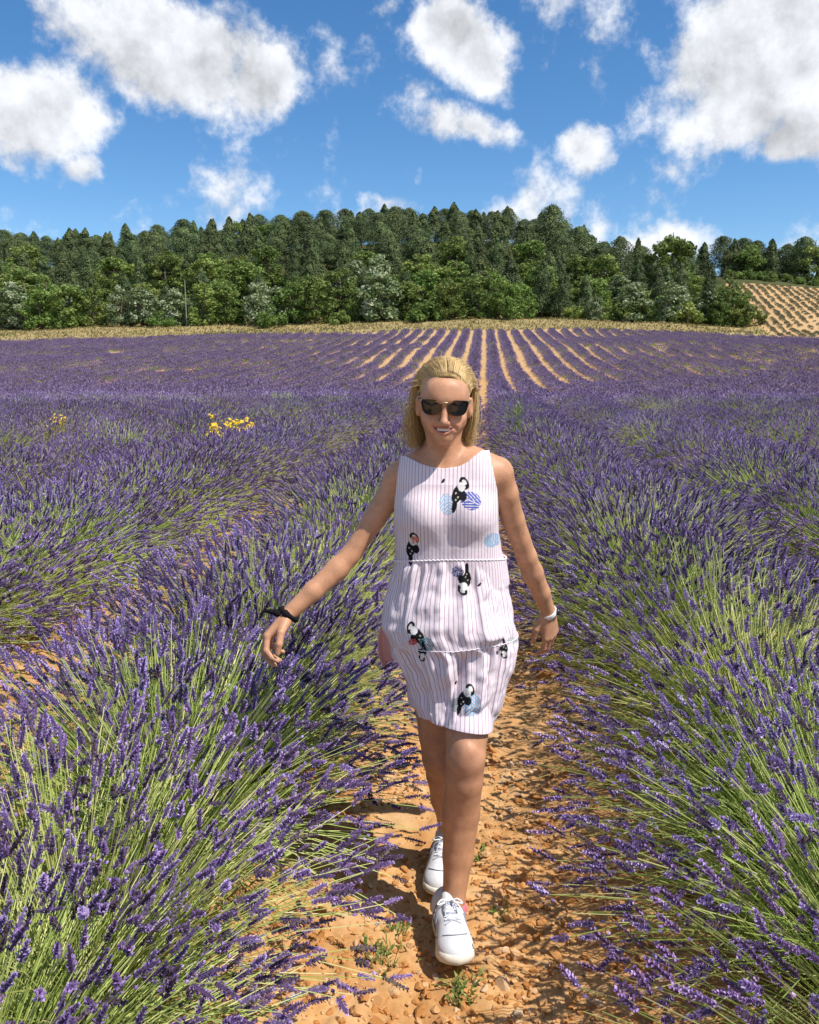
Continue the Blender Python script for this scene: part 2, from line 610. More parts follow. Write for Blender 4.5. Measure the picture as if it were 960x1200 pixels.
def spikes_near(mb, rg, tip, T, ls, rs):
    n = len(tip)
    ref = np.where(np.abs(T[:, 2:3]) > .9, np.array([1., 0, 0]), np.array([0, 0, 1.]))
    A = nrm(np.cross(T, ref)); B = np.cross(T, A)
    tone0 = np.where(rg.uniform(0, 1, n) < .07, rg.uniform(0, .1, n), rg.uniform(.16, .82, n))
    cs = tip[:, None, :] + T[:, None, :] * (ls[:, None] * np.array([0, .3, .75, 1.02]))[:, :, None]
    V, F = tubes(cs, rs[:, None] * np.array([.35, .62, .5, .12])[None, :], 3)
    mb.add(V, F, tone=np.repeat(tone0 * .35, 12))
    Wn, Fl = 8, 5
    prof = np.array([.75, .95, 1.05, 1.0, .95, .85, .7, .5])
    sk = np.array([0, .12, .25, .38, .51, .64, .78, .92])
    for w in range(Wn):
        ph = rg.uniform(0, 2 * PI, n)
        keep = rg.uniform(0, 1, n)
        for f in range(Fl):
            a = ph + f * 2 * PI / Fl + rg.normal(0, .2, n)
            R = A * np.cos(a)[:, None] + B * np.sin(a)[:, None]
            S = -A * np.sin(a)[:, None] + B * np.cos(a)[:, None]
            c0 = tip + T * (ls * (sk[w] + rg.normal(0, .02, n)))[:, None]
            out = rs * prof[w] * rg.uniform(.7, 1.65, n)
            up = .0045 + .003 * rg.uniform(0, 1, n)
            wd = rs * .42 * rg.uniform(.7, 1.3, n)
            p0 = c0 + R * (out * .25)[:, None]
            p2 = c0 + R * out[:, None] + T * up[:, None]
            pm = c0 + R * (out * .75)[:, None] + T * (up * .45)[:, None]
            Vt = np.stack([p0, pm + S * wd[:, None], p2, pm - S * wd[:, None]], 1).reshape(-1, 3)
            tn = np.clip(tone0 + rg.normal(0, .16, n) + .12, 0, 1)
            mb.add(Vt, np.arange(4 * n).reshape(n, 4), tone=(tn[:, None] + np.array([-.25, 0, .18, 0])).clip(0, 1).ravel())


def spikes_low(mb, rg, tip, T, ls, rs, rings=(.15, .8, 1.0, .62, .95, .45), sides=4):
    n = len(tip)
    m = len(rings)
    cs = tip[:, None, :] + T[:, None, :] * (ls[:, None] * np.linspace(0, 1, m)[None, :])[:, :, None]
    V, F = tubes(cs, rs[:, None] * np.array(rings)[None, :] * rg.uniform(.8, 1.2, (n, m)), sides)
    tone = np.clip(np.repeat(rg.uniform(.1, .9, n), m * sides) + rg.normal(0, .14, n * m * sides), 0, 1)
    mb.add(V, F, tone=tone)


def leaves(mb, rg, n, R=.22, H=.2, L=(.045, .085), W=.0022):
    az = rg.uniform(0, 2 * PI, n); u = np.sqrt(rg.uniform(0, 1, n))
    c = np.stack([R * u * np.cos(az), R * u * np.sin(az), H * np.sqrt(1 - .8 * u ** 2) * rg.uniform(.25, 1, n)], 1)
    d = nrm(np.stack([np.cos(az) * u, np.sin(az) * u, np.full(n, .7)], 1) + rg.normal(0, .35, (n, 3)))
    s = nrm(np.cross(d, rg.normal(0, 1, (n, 3))))
    l = rg.uniform(*L, n)[:, None]
    V = np.stack([c, c + d * l * .5 + s * W, c + d * l, c + d * l * .5 - s * W], 1).reshape(-1, 3)
    mb.add(V, np.arange(4 * n).reshape(n, 4), tone=np.repeat(rg.uniform(0, .5, n), 4))


def lav_near(seed, n=470, lean=1.0, hgt=1.0, bare=.1, ls=(.038, .072)):
    rg = np.random.default_rng(seed)
    pts, tip, T, th = lav_stems(rg, n, lean, hgt)
    V, F = tubes(pts, [.0019, .0016, .0013, .0011], 3)
    g = MB()
    tn = rg.uniform(.2, .85, n) + np.where(rg.uniform(0, 1, n) < .06, .35, 0)
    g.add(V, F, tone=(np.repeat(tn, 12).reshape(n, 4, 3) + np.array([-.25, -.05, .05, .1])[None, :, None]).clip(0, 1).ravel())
    leaves(g, rg, 1500, .36, .28, (.05, .11), .0028)
    # narrow leaves up the lower half of the stems
    k = rg.integers(0, n, 500)
    q = rg.uniform(.1, .6, 500)[:, None]
    c = pts[k, 0] * (1 - q) + pts[k, 2] * q
    d = nrm(pts[k, 2] - pts[k, 0] + rg.normal(0, .22, (500, 3)))
    s = nrm(np.cross(d, rg.normal(0, 1, (500, 3))))
    l = rg.uniform(.05, .10, 500)[:, None]
    V = np.stack([c, c + d * l * .5 + s * .0022, c + d * l, c + d * l * .5 - s * .0022], 1).reshape(-1, 3)
    g.add(V, np.arange(2000).reshape(500, 4), tone=np.repeat(rg.uniform(.2, .65, 500), 4))
    # green shoots without flowers in the heart of the bush
    p2, t2, T2, h2 = lav_stems(rg, 130, lean * .95, hgt * .74)
    V, F = tubes(p2, [.0017, .0016, .0013, .0006], 3)
    g.add(V, F, tone=np.repeat(rg.uniform(.3, 1, 130), 12))
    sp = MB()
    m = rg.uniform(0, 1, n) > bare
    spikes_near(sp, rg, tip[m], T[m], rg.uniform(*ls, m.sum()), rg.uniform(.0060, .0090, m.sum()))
    # the odd lower whorl on the stem
    lo = m & (rg.uniform(0, 1, n) < .3)
    spikes_low(sp, rg, tip[lo] - T[lo] * .028, T[lo], np.full(lo.sum(), .010), np.full(lo.sum(), .0048), (.5, 1, .5), 4)
    return g.mesh('lavender_plant', m_stem), sp.mesh('flower_spikes', m_spike)


def lav_mid(seed, n=460, bare=.12, hgt=1.0, lean=1.0, green=1.0):
    rg = np.random.default_rng(seed)
    pts, tip, T, th = lav_stems(rg, n, lean, hgt, .16)
    g = MB()
    V, F = tubes(pts[:, 1:], np.array([.0026, .0022, .0016]) * green, 3)
    g.add(V, F, tone=np.repeat(rg.uniform(.2, .85, n), 9))
    leaves(g, rg, 260, .26, .24, (.07, .12), .006)
    sp = MB()
    m = rg.uniform(0, 1, n) > bare
    spikes_low(sp, rg, tip[m], T[m], rg.uniform(.034, .058, m.sum()), rg.uniform(.0062, .0095, m.sum()))
    return g, sp


def lav_far(seed, n=120, bare=.1):
    rg = np.random.default_rng(seed)
    pts, tip, T, th = lav_stems(rg, n, 1.0, .80, .16)
    g = MB()
    leaves(g, rg, 110, .40, .34, (.10, .18), .020)
    sp = MB()
    m = rg.uniform(0, 1, n) > bare
    spikes_low(sp, rg, tip[m] - T[m] * .04, T[m], rg.uniform(.10, .15, m.sum()), rg.uniform(.016, .024, m.sum()), (.3, 1, .4), 4)
    return g, sp


def join2(name, g, sp, mats):
    Vg, Fg, Ag = g.arrays(); Vs, Fs, As = sp.arrays()
    F = Fg + [f + len(Vg) for f in Fs]
    mi = np.concatenate([np.zeros(sum(len(f) for f in Fg), int), np.ones(sum(len(f) for f in Fs), int)])
    return mesh_np(name, np.concatenate([Vg, Vs]), F, mats, attrs={'tone': np.concatenate([Ag['tone'], As['tone']])}, midx=mi)


def ordinal(k):
    base = "first second third fourth fifth sixth seventh eighth ninth tenth eleventh twelfth thirteenth fourteenth fifteenth sixteenth seventeenth eighteenth nineteenth".split()
    tens = {20: 'twenty', 30: 'thirty', 40: 'forty', 50: 'fifty', 60: 'sixty', 70: 'seventy'}
    if k < 19: return base[k]
    k += 1
    t, r = k // 10 * 10, k % 10
    return tens[t] + '-' + base[r - 1] if r else {20: 'twentieth', 30: 'thirtieth', 40: 'fortieth', 50: 'fiftieth', 60: 'sixtieth', 70: 'seventieth'}[t]


# all planting positions: rows run along +y at x = (k + 1/2) * ROWS
rg = np.random.default_rng(77)
SP = 0.60
px_, py_, row_ = [], [], []
for k in range(-80, 66):
    x0 = (k + .5) * ROWS
    # the rows stop at the edge of the field; only what the view (and a step aside) can hold
    y0 = -1.2 if abs(k + .5) * ROWS < 6 else max(-1.2, (abs(k + .5) * ROWS - 6) / 1.35)
    yy = np.arange(y0 + rg.uniform(0, SP), FIELD_END + 8, SP)
    yy = yy + rg.normal(0, .07, len(yy))
    if k in (-2, 1): x0 = x0 * (1.0 if k == -2 else .95)
    x0 = x0 + np.sign(x0) * (abs(x0) < 1.5) * (.09 if k == 0 else .0) * (1 - sstep(2.6, 4.5, yy))
    xx = x0 + rg.normal(0, .05, len(yy)) + .12 * (fbm(yy * .12, k * 3.3, seed=61, octv=2) - .5)
    keep = yy < field_end(xx) - .3
    px_.append(xx[keep]); py_.append(yy[keep]); row_.append(np.full(keep.sum(), k))
px_, py_, row_ = np.concatenate(px_), np.concatenate(py_), np.concatenate(row_)
far_thin = (py_ > 34) & (rg.uniform(0, 1, len(py_)) < .12)
# a bare patch here and there
gap = (fbm(px_ * .35, py_ * .35, seed=71, octv=2) > .80) & (py_ > 30)
keep = ~(far_thin | gap)
px_, py_, row_ = px_[keep], py_[keep], row_[keep]
pz_ = gz(px_, py_) - .02 + .06 * (1 - sstep(30, 60, py_))
adj_ = (np.abs(px_) < 1.5) & (py_ < 3.2)
rot_ = rg.uniform(0, 2 * PI, len(px_))
scl_ = rg.uniform(.92, 1.12, len(px_)) * (1 + .25 * (fbm(px_ * .5, py_ * .5, seed=72, octv=2) - .5)) * np.where(adj_, .90 + .05 * np.clip(py_, 0, 3.2), 1.10 - .13 * sstep(24, 80, py_))
green_ = fbm(px_ * .45, py_ * .22, seed=73, octv=3)        # high: fewer flowers

top = np.stack([px_, py_, pz_ + .5], 1)
u, v = proj(top)
dep = (top - CP) @ CF
inview = (px_ ** 2 + py_ ** 2 < 9) | (dep > .25) & (u > -720 / np.maximum(dep, .5) - 20) & (u < 980 + 720 / np.maximum(dep, .5)) & (v < 1200 + 500 / np.maximum(dep, .3))
order = np.argsort(np.where(inview, py_ ** 2 + px_ ** 2, 1e9))
near_ids = order[:300]
is_near = np.zeros(len(px_), bool)
is_near[near_ids] = True

PROTO = [lav_near(100, 900, 1.0, 1.0, .04), lav_near(101, 880, 1.08, 1.0, .06), lav_near(102, 860, .95, 1.05, .05), lav_near(103, 900, 1.05, .95, .03), lav_near(104, 820, 1.0, 1.0, .28), lav_near(105, 780, 1.1, 1.0, .42, (.032, .06))]
SIDE = {0: 'first row right of the path', -1: 'first row left of the path', 1: 'second row right of the path', -2: 'second row left of the path', 2: 'third row right of the path', -3: 'third row left of the path'}


def row_words(k):
    n = k if k >= 0 else -k - 1
    return f"{ordinal(n)} row {'right' if k >= 0 else 'left'} of the path"


count = {}
for i in sorted(near_ids, key=lambda j: py_[j]):
    k = int(row_[i])
    c = count.get(k, 0)
    count[k] = c + 1
    g = green_[i]
    vi = (4 + int(rg.integers(0, 2))) if g > .55 else int(rg.integers(0, 4))
    s = scl_[i]
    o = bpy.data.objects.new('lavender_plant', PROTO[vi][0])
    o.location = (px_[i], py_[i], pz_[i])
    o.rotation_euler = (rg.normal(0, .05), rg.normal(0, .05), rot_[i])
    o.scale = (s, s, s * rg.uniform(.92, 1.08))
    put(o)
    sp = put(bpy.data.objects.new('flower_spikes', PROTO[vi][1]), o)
    look = 'greenish lavender bush' if vi >= 4 else 'purple lavender bush'
    tag(o, f"{look}, {ordinal(c)} from the camera, {row_words(k)}", 'lavender', 'lavender bushes in the nearest rows')


# the rest of the field is one mass: plants put on the points of one mesh
def scatter(name, ids, protos, choose, label):
    V = np.stack([px_[ids], py_[ids], pz_[ids]], 1)
    scatter_pts(name, V, rot_[ids], scl_[ids], choose, protos, label)


def scatter_pts(name, V, rot, scl, choose, protos, label):
    me = bpy.data.meshes.new(name)
    me.vertices.add(len(V))
    me.vertices.foreach_set('co', V.astype(np.float32).ravel())
    for nme, arr, typ in (('rotz', rot, 'FLOAT'), ('scl', scl, 'FLOAT'), ('kind_index', choose, 'INT')):
        at = me.attributes.new(nme, typ, 'POINT')
        at.data.foreach_set('value', np.asarray(arr, np.float32 if typ == 'FLOAT' else np.int32))
    me.update()
    for m in protos[0].materials:
        me.materials.append(m)
    o = put(bpy.data.objects.new(name, me))
    tag(o, label, kind='stuff')
    ng = bpy.data.node_groups.new(name + '_planting', 'GeometryNodeTree')
    ng.interface.new_socket('Geometry', in_out='INPUT', socket_type='NodeSocketGeometry')
    ng.interface.new_socket('Geometry', in_out='OUTPUT', socket_type='NodeSocketGeometry')
    gi, go = ng.nodes.new('NodeGroupInput'), ng.nodes.new('NodeGroupOutput')
    join = ng.nodes.new('GeometryNodeGeometryToInstance')
    for pm in reversed(protos):
        src = bpy.data.objects.new(pm.name, pm)          # never linked to the scene: only its mesh is used
        oi = ng.nodes.new('GeometryNodeObjectInfo')
        oi.inputs['Object'].default_value = src
        oi.inputs['As Instance'].default_value = False
        ng.links.new(oi.outputs['Geometry'], join.inputs[0])
    iop = ng.nodes.new('GeometryNodeInstanceOnPoints')
    iop.inputs['Pick Instance'].default_value = True

    def attr(n, dt):
        nd = ng.nodes.new('GeometryNodeInputNamedAttribute')
        nd.data_type = dt
        nd.inputs['Name'].default_value = n
        return nd.outputs['Attribute']
    ng.links.new(gi.outputs[0], iop.inputs['Points'])
    ng.links.new(join.outputs[0], iop.inputs['Instance'])
    ng.links.new(attr('kind_index', 'INT'), iop.inputs['Instance Index'])
    cx = ng.nodes.new('ShaderNodeCombineXYZ')
    ng.links.new(attr('rotz', 'FLOAT'), cx.inputs[2])
    ng.links.new(cx.outputs[0], iop.inputs['Rotation'])
    ng.links.new(attr('scl', 'FLOAT'), iop.inputs['Scale'])
    ng.links.new(iop.outputs[0], go.inputs[0])
    md = o.modifiers.new('planting', 'NODES')
    md.node_group = ng
    return o


MIDM = [join2('lavender_mass', *lav_mid(200 + i, 470, b, 1.0, l, gr), [m_stem, m_spike]) for i, (b, l, gr) in enumerate(((.06, 1, 1.0), (.10, 1.06, 1.0), (.05, .95, 1.0), (.35, 1.0, 1.2), (.5, 1.05, 1.3), (.02, 1, .7), (.04, 1.05, .7)))]
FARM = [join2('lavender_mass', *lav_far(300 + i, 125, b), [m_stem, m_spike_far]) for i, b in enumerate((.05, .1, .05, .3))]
rest = np.where(~is_near)[0]
mid = rest[py_[rest] < 30]
far = rest[py_[rest] >= 30]
ch = np.where(green_[mid] > .54 + .05 * sstep(10, 22, py_[mid]), 3 + rg.integers(0, 2, len(mid)), np.where(rg.uniform(0, 1, len(mid)) < sstep(8, 18, py_[mid]), 5 + rg.integers(0, 2, len(mid)), rg.integers(0, 3, len(mid))))
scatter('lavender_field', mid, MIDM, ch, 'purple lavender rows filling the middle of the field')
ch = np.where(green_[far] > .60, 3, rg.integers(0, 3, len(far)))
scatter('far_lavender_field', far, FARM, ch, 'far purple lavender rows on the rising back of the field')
print('lavender', len(px_), len(mid), len(far))

# young lavender field at the upper right: low grey green rows
yx, yy = [], []
for k in range(0, 36):
    y = np.arange(143, 191, .75) + rg.uniform(0, .7)
    x = 49.6 + (y - 150) * .10 + k * 1.75 + rg.normal(0, .12, len(y))
    ok = (x < 117) & (y > field_end(x) + 1.5) & (rg.uniform(0, 1, len(y)) < .86)
    yx.append(x[ok]); yy.append(y[ok])
yx, yy = np.concatenate(yx), np.concatenate(yy)


def young_mesh(seed):
    r = np.random.default_rng(seed)
    g, sp = MB(), MB()
    leaves(g, r, 150, .42, .42, (.14, .24), .03)
    leaves(sp, r, 20, .34, .5, (.12, .2), .03)
    return join2('young_lavender', g, sp, [m_young, m_spike_far])


scatter_pts('young_lavender_rows', np.stack([yx, yy, gz(yx, yy) - .02], 1), rg.uniform(0, 6, len(yx)), rg.uniform(.6, 1.05, len(yx)), rg.integers(0, 3, len(yx)),
            [young_mesh(400 + i) for i in range(3)], 'low grey green young lavender rows on the field at the upper right')

# ------------------------------------------------------------------ trees
m_bark = plain('bark', (.13, .10, .07), .95, noise=.3, nscale=3)
m_pine = leafy('pine_needles', [(0, (.055, .078, .034)), (.5, (.10, .140, .052)), (1, (.185, .225, .085))], transl=.12, objvar=.22, hue=.012, rough=.7)
m_oak = leafy('broad_leaves', [(0, (.085, .13, .028)), (.5, (.165, .235, .050)), (1, (.28, .35, .095))], transl=.3, objvar=.22, hue=.018, rough=.6)
m_silver = leafy('silver_leaves', [(0, (.10, .145, .05)), (.5, (.22, .285, .12)), (1, (.46, .50, .34))], transl=.2, objvar=.12, rough=.6)


def crown_mesh(name, seed, clumps, per, leaf, m, flat=.7):
    """clumps: list of (centre, radius) -> many leaf faces spread through every clump"""
    rg = np.random.default_rng(seed)
    mb = MB()
    for (c, r) in clumps:
        n = int(per * (r ** 1.6) + 12)
        d = nrm(rg.normal(0, 1, (n, 3)))
        q = rg.uniform(.35, 1.08, n) ** .6
        p = np.array(c) + d * (q * r)[:, None] * np.array([1, 1, flat])
        nn = nrm(d * .7 + rg.normal(0, .6, (n, 3)) + np.array([0, 0, .25]))
        s = nrm(np.cross(nn, rg.normal(0, 1, (n, 3))))
        t = np.cross(nn, s)
        a = leaf * rg.uniform(.6, 1.3, n)[:, None]
        V = np.stack([p - s * a, p + t * a * .62 - s * a * .1, p + s * a, p - t * a * .62 + s * a * .1], 1).reshape(-1, 3)
        tn = np.clip(.5 + rg.normal(0, .22) + rg.normal(0, .18, n), 0, 1)
        mb.add(V, np.arange(4 * n).reshape(n, 4), tone=np.repeat(tn, 4))
    return mb.mesh(name, m)


def trunk_mesh(seed, H, r0, limbs, lean=.03):
    rg = np.random.default_rng(seed)
    mb = MB()
    pts = catmull([(0, 0, -.5), (rg.normal(0, lean) * H, rg.normal(0, lean) * H, H * .4), (rg.normal(0, lean) * H, rg.normal(0, lean) * H, H * .75), (0, 0, H * .97)], 9)
    V, F = tubes(pts[None], r0 * np.linspace(1.15, .14, 9), 8)
    mb.add(V, F)
    for (c, r) in limbs:
        c = np.array(c, float)
        hz = np.clip(c[2] - .35 * np.hypot(c[0], c[1]) - .3, H * .15, H * .9)
        i = min(int((hz + .5) / (H * .97 + .5) * 8), 7)
        st = pts[i]
        lp = catmull([st, st * .5 + c * .5 + np.array([0, 0, -.15]), c], 5)
        V, F = tubes(lp[None], np.linspace(r0 * .34, r0 * .08, 5), 5)
        mb.add(V, F)
    return mb.mesh('trunk', m_bark, smooth=True)


def make_kind(kind, seed):
    rg = np.random.default_rng(seed)
    cl = []
    if kind in ('pine', 'scots'):
        H = rg.uniform(9.5, 12.5)
        n = 9500
        f = rg.uniform(0, 1, n) ** .85
        a = rg.uniform(0, 2 * PI, n)
        if kind == 'pine':
            z0, prof = .10, (1 - f) ** .75 * .25 + .012
        else:
            z0, prof = .26, .28 * np.clip(1 - ((f - .36) / .66) ** 2, .004, 1) ** .62
        z = H * (z0 + (1 - z0) * f)
        ox, oy = np.cos(a), np.sin(a)
        ns = fbm(ox * 2.1 + seed * 3.7, oy * 2.1 + 5, z * .75, seed, 3)
        R = H * prof * (.25 + 1.55 * ns)
        q = rg.uniform(0, 1, n) ** .38
        tier = .5 + .5 * np.sin(z * 2.6 + ns * 9)
        R = R * (.86 + .22 * tier)
        p = np.stack([ox * R * q, oy * R * q, z - .10 * R * q + rg.normal(0, .12, n)], 1)
        nn = nrm(np.stack([ox, oy, np.full(n, .55)], 1) + rg.normal(0, .55, (n, 3)))
        s1 = nrm(np.cross(nn, rg.normal(0, 1, (n, 3)))); t1 = np.cross(nn, s1)
        al = .135 * rg.uniform(.6, 1.35, n)[:, None]
        V = np.stack([p - s1 * al, p + t1 * al * .6, p + s1 * al, p - t1 * al * .6], 1).reshape(-1, 3)
        tn = np.clip(.5 + (fbm(p[:, 0] * .9, p[:, 1] * .9, p[:, 2] * .9, seed + 50, 2) - .5) * 1.6 + rg.normal(0, .14, n), 0, 1)
        mb = MB(); mb.add(V, np.arange(4 * n).reshape(n, 4), tone=np.repeat(tn, 4))
        limbs = [((H * .14 * math.cos(k * 2.1), H * .14 * math.sin(k * 2.1), H * (.25 + .07 * k)), 1) for k in range(8)]
        return mb.mesh('crown', m_pine), trunk_mesh(seed, H, .2, limbs), H
    if kind in ('oak', 'silver'):
        H = rg.uniform(7.5, 9.5) if kind == 'oak' else rg.uniform(6.5, 8.5)
        w = H * (rg.uniform(.30, .38) if kind == 'oak' else rg.uniform(.24, .3))
        for j in range(42):
            d = rg.normal(0, 1, 3); d /= np.linalg.norm(d)
            q = rg.uniform(.35, 1) ** .5
            z = H * .50 + d[2] * q * H * .43
            taper = 1.0 - .35 * max(0, d[2])
            cl.append(((d[0] * q * w * taper, d[1] * q * w * taper, z), H * rg.uniform(.07, .125)))
        for j in range(16):
            a = rg.uniform(0, 2 * PI)
            cl.append(((w * .85 * math.cos(a), w * .8 * math.sin(a), H * rg.uniform(.06, .22)), H * rg.uniform(.08, .12)))
        return crown_mesh('crown', seed, cl, 80, .22, m_oak if kind == 'oak' else m_silver, .8), trunk_mesh(seed, H, .22, cl[::4]), H
    if kind == 'shrub':
        H = rg.uniform(2.2, 3.2)
        for j in range(20):
            a = rg.uniform(0, 2 * PI); R = H * .62 * math.sqrt(rg.uniform(0, 1))
            cl.append(((R * math.cos(a), R * math.sin(a), H * rg.uniform(.15, .85) * (1.15 - .6 * R / (H * .62))), H * rg.uniform(.16, .26)))
        return crown_mesh('crown', seed, cl, 130, .17, m_oak, .8), trunk_mesh(seed, H, .07, cl[::3]), H


KIND = {k: [make_kind(k, s) for s in ss] for k, ss in (('pine', (1, 2, 3, 4)), ('scots', (5, 6, 7)), ('oak', (11, 12, 13, 14)), ('silver', (21, 22, 23)), ('shrub', (31, 32, 33)))}
NOUN = {'pine': 'pine_tree', 'scots': 'pine_tree', 'oak': 'broadleaf_tree', 'silver': 'silver_tree', 'shrub': 'shrub'}
CAT = {'pine': 'tree', 'scots': 'tree', 'oak': 'tree', 'silver': 'tree', 'shrub': 'shrub'}
trg = np.random.default_rng(5)
N_TREES = 0


def tree(kind, x, y, h, label, group, wide=1.0):
    global N_TREES
    cm, tm, H = KIND[kind][int(trg.integers(0, len(KIND[kind])))]
    o = empty(NOUN[kind], (x, y, float(gz(x, y)) - .1))
    s = h / H
    o.scale = (s * wide, s * wide, s)
    o.rotation_euler = (0, 0, trg.uniform(0, 2 * PI))
    put(bpy.data.objects.new('trunk', tm), o)
    put(bpy.data.objects.new('crown', cm), o)
    tag(o, label, CAT[kind], group)
    N_TREES += 1
    return o


def xat(px, y):
    return (px - 567) / FPX * y * 1.0


# front rank along the grass strip, read from left to right: pixel, kind, height, extra depth
FRONT = [(-215, 'oak', 8, 1), (-172, 'oak', 9, 0), (-130, 'silver', 8, 1), (-90, 'oak', 8, 0), (-45, 'silver', 8, 1), (8, 'silver', 9.5, 2), (40, 'oak', 8, 0), (75, 'oak', 9, 1), (105, 'oak', 9.5, 3), (138, 'silver', 8, 0), (165, 'silver', 8.5, 0), (186, 'shrub', 3.2, -2),
         (206, 'silver', 8, 2), (240, 'oak', 8.5, 1), (268, 'oak', 8, 2), (305, 'silver', 9, 1), (322, 'shrub', 4, -2), (345, 'oak', 10, 3), (372, 'oak', 9.5, 1), (400, 'shrub', 3, -2),
         (418, 'oak', 8, 3), (447, 'silver', 10.5, 1), (482, 'oak', 8, 2), (500, 'shrub', 4.2, -2), (526, 'oak', 8.2, 0), (560, 'oak', 9, 2), (590, 'oak', 8.5, 0), (607, 'oak', 7.2, -1),
         (632, 'pine', 10.5, 4), (655, 'pine', 9, 2), (680, 'pine', 8.5, 3), (668, 'shrub', 3, 0), (691, 'silver', 5, -1), (716, 'shrub', 4.2, 2), (735, 'oak', 6.5, 4), (752, 'shrub', 3.4, 0),
         (775, 'silver', 8.8, -1), (792, 'shrub', 4.6, -2), (815, 'pine', 10.5, 6), (838, 'oak', 10, 1), (853, 'shrub', 4.6, -1), (828, 'oak', 6, -1)]
nk = {}
for (px, k, h, dy) in FRONT:
    y = 154 + dy + (3 if px > 600 else 0)
    what = {'oak': 'rounded bright green broadleaf tree', 'silver': 'pale silvery leaved tree', 'pine': 'dark green pine', 'shrub': 'low green shrub'}[k]
    if px > -60:
        lab = f"{what}, {ordinal(nk.get(k, 0))} of its kind from the left along the grass strip"
        nk[k] = nk.get(k, 0) + 1
    else:
        lab = f"{what} beyond the left end of the grass strip, {ordinal(nk.get('out', 0))} from outside"
        nk['out'] = nk.get('out', 0) + 1
    tree(k, xat(px, y), y, h, lab, 'trees at the edge of the grass strip', trg.uniform(.95, 1.2))

# wood on the hill behind: staggered ranks, broadleaf low down, pines above
crest = []
for r in range(11):
    y = 163 + r * 8.3
    step = 5.2 + r * .22
    xsr = np.arange(xat(-200, y), xat(885, y), step)
    for x in xsr:
        xx, yy2 = x + trg.normal(0, 1.1) + (r % 2) * step / 2, y + trg.normal(0, 1.6)
        ppx = 567 + xx / yy2 * FPX
        if xx > 44 and yy2 < 206:
            continue
        if r in (1, 3, 5) and trg.uniform() < .25:
            continue
        u = trg.uniform()
        if r <= 1:
            k = 'oak' if u < .55 else ('pine' if u < .86 else 'silver')
        elif r == 2:
            k = 'oak' if u < .22 else 'pine' if u < .95 else 'silver'
        else:
            k = 'pine' if u < .50 else 'scots' if u < .92 else 'oak'
        h = trg.uniform(7.6, 10.6) * (1 - .12 * sstep(600, 800, ppx)) * (1.0 if k in ('pine', 'scots') else .95)
        crest.append((r, ppx, k, xx, yy2, h))
budget = 300
if len(crest) > budget:                                 # those hidden deepest behind others are left out
    idx = [i for i, c in enumerate(crest) if c[0] in (5, 6, 7, 8)]
    trg.shuffle(idx)
    drop = set(idx[:len(crest) - budget])
    crest = [c for i, c in enumerate(crest) if i not in drop]
nr = {}
ZONE = {0: 'just behind the grass strip trees', 1: 'on the lower slope of the wooded hill', 2: 'halfway up the wooded hill'}
for (r, ppx, k, xx, yy2, h) in sorted(crest, key=lambda c: c[1]):
    zone = 0 if r == 0 else 1 if r <= 2 else 2 if r <= 7 else 3
    what = {'oak': 'green broadleaf tree', 'silver': 'silvery leaved tree', 'pine': 'dark conical pine', 'scots': 'dark round topped pine'}[k]
    side = 'left' if ppx < 320 else 'middle' if ppx < 640 else 'right'
    if zone == 3:
        key = (3, k)
        lab = f"{what}, {ordinal(nr.get(key, 0))} of its kind from the left along the hill crest"
        nr[key] = nr.get(key, 0) + 1
        grp = 'trees along the hill crest'
    else:
        lab = f"{what} {ZONE[zone]}, {side} third of the wood"
        grp = f"{what}s {ZONE[zone]}, {side}"
    tree(k, xx, yy2, h, lab, grp, trg.uniform(1.15, 1.5))

# trees that stand out
tree('scots', xat(640, 188), 188, 14.5, 'tall dark pine rising above its neighbours right of the hill top', None, 1.0)
tree('oak', xat(772, 186), 186, 14.5, 'big round dark green broadleaf tree against the white cloud', None, 1.05)
tree('scots', xat(715, 184), 184, 11.5, 'dark pine between the round broadleaf tree and the tall pine', None)
tree('pine', xat(735, 186), 186, 11.5, 'slender pointed pine just left of the round broadleaf tree', None, .8)
# clump above the young field
for j, (px, k, h, y) in enumerate(((826, 'scots', 9.5, 209), (838, 'pine', 9, 207), (848, 'scots', 9.5, 211), (856, 'oak', 8.5, 206), (862, 'scots', 9, 208), (878, 'pine', 9.5, 206), (895, 'scots', 9, 212), (912, 'scots', 10.5, 207), (924, 'oak', 10.5, 205), (938, 'silver', 8.5, 203), (952, 'scots', 9, 209), (968, 'pine', 9.5, 206), (990, 'scots', 9, 208), (1015, 'pine', 9, 206), (1040, 'oak', 9, 208), (885, 'oak', 8, 215), (950, 'pine', 9, 216), (905, 'pine', 10, 217))):
    what = {'oak': 'leafy green broadleaf tree', 'silver': 'pale silvery tree', 'pine': 'dark conical pine', 'scots': 'dark spreading pine'}[k]
    tree(k, xat(px, y), y, h, f"{what} above the young lavender field, {ordinal(j)} of that clump", 'trees above the young lavender field', 1.25)
for j in range(13):
    px = 835 + j * 11 + trg.normal(0, 3)
    y = 198 + trg.normal(0, 1)
    tree('shrub', xat(px, y), y, trg.uniform(1.4, 2.6), f"low shrub on the bank above the young field, {ordinal(j)} from the left", 'shrubs above the young lavender field')
print('trees', N_TREES)

# thin bare pole among the front trees
y = 152.5
x = xat(218, y)
pts = np.array([[x, y, gz(x, y) - .3], [x, y, gz(x, y) + 2], [x, y, gz(x, y) + 8.4]])
V, F = tubes(pts[None], [.10, .095, .07], 8)
mb = MB(); mb.add(V, F)
tag(mb.obj('pole', plain('grey_wood', (.30, .27, .23), .9), smooth=True), 'thin bare grey pole standing before the trees at left', 'pole')

# ------------------------------------------------------------------ solid modelling by distance fields (bodies, shoes)
import openvdb


class Prim:
    def __init__(self, f, lo, hi, k=.02, op='u'):
        self.f, self.lo, self.hi, self.k, self.op = f, np.array(lo, float), np.array(hi, float), k, op


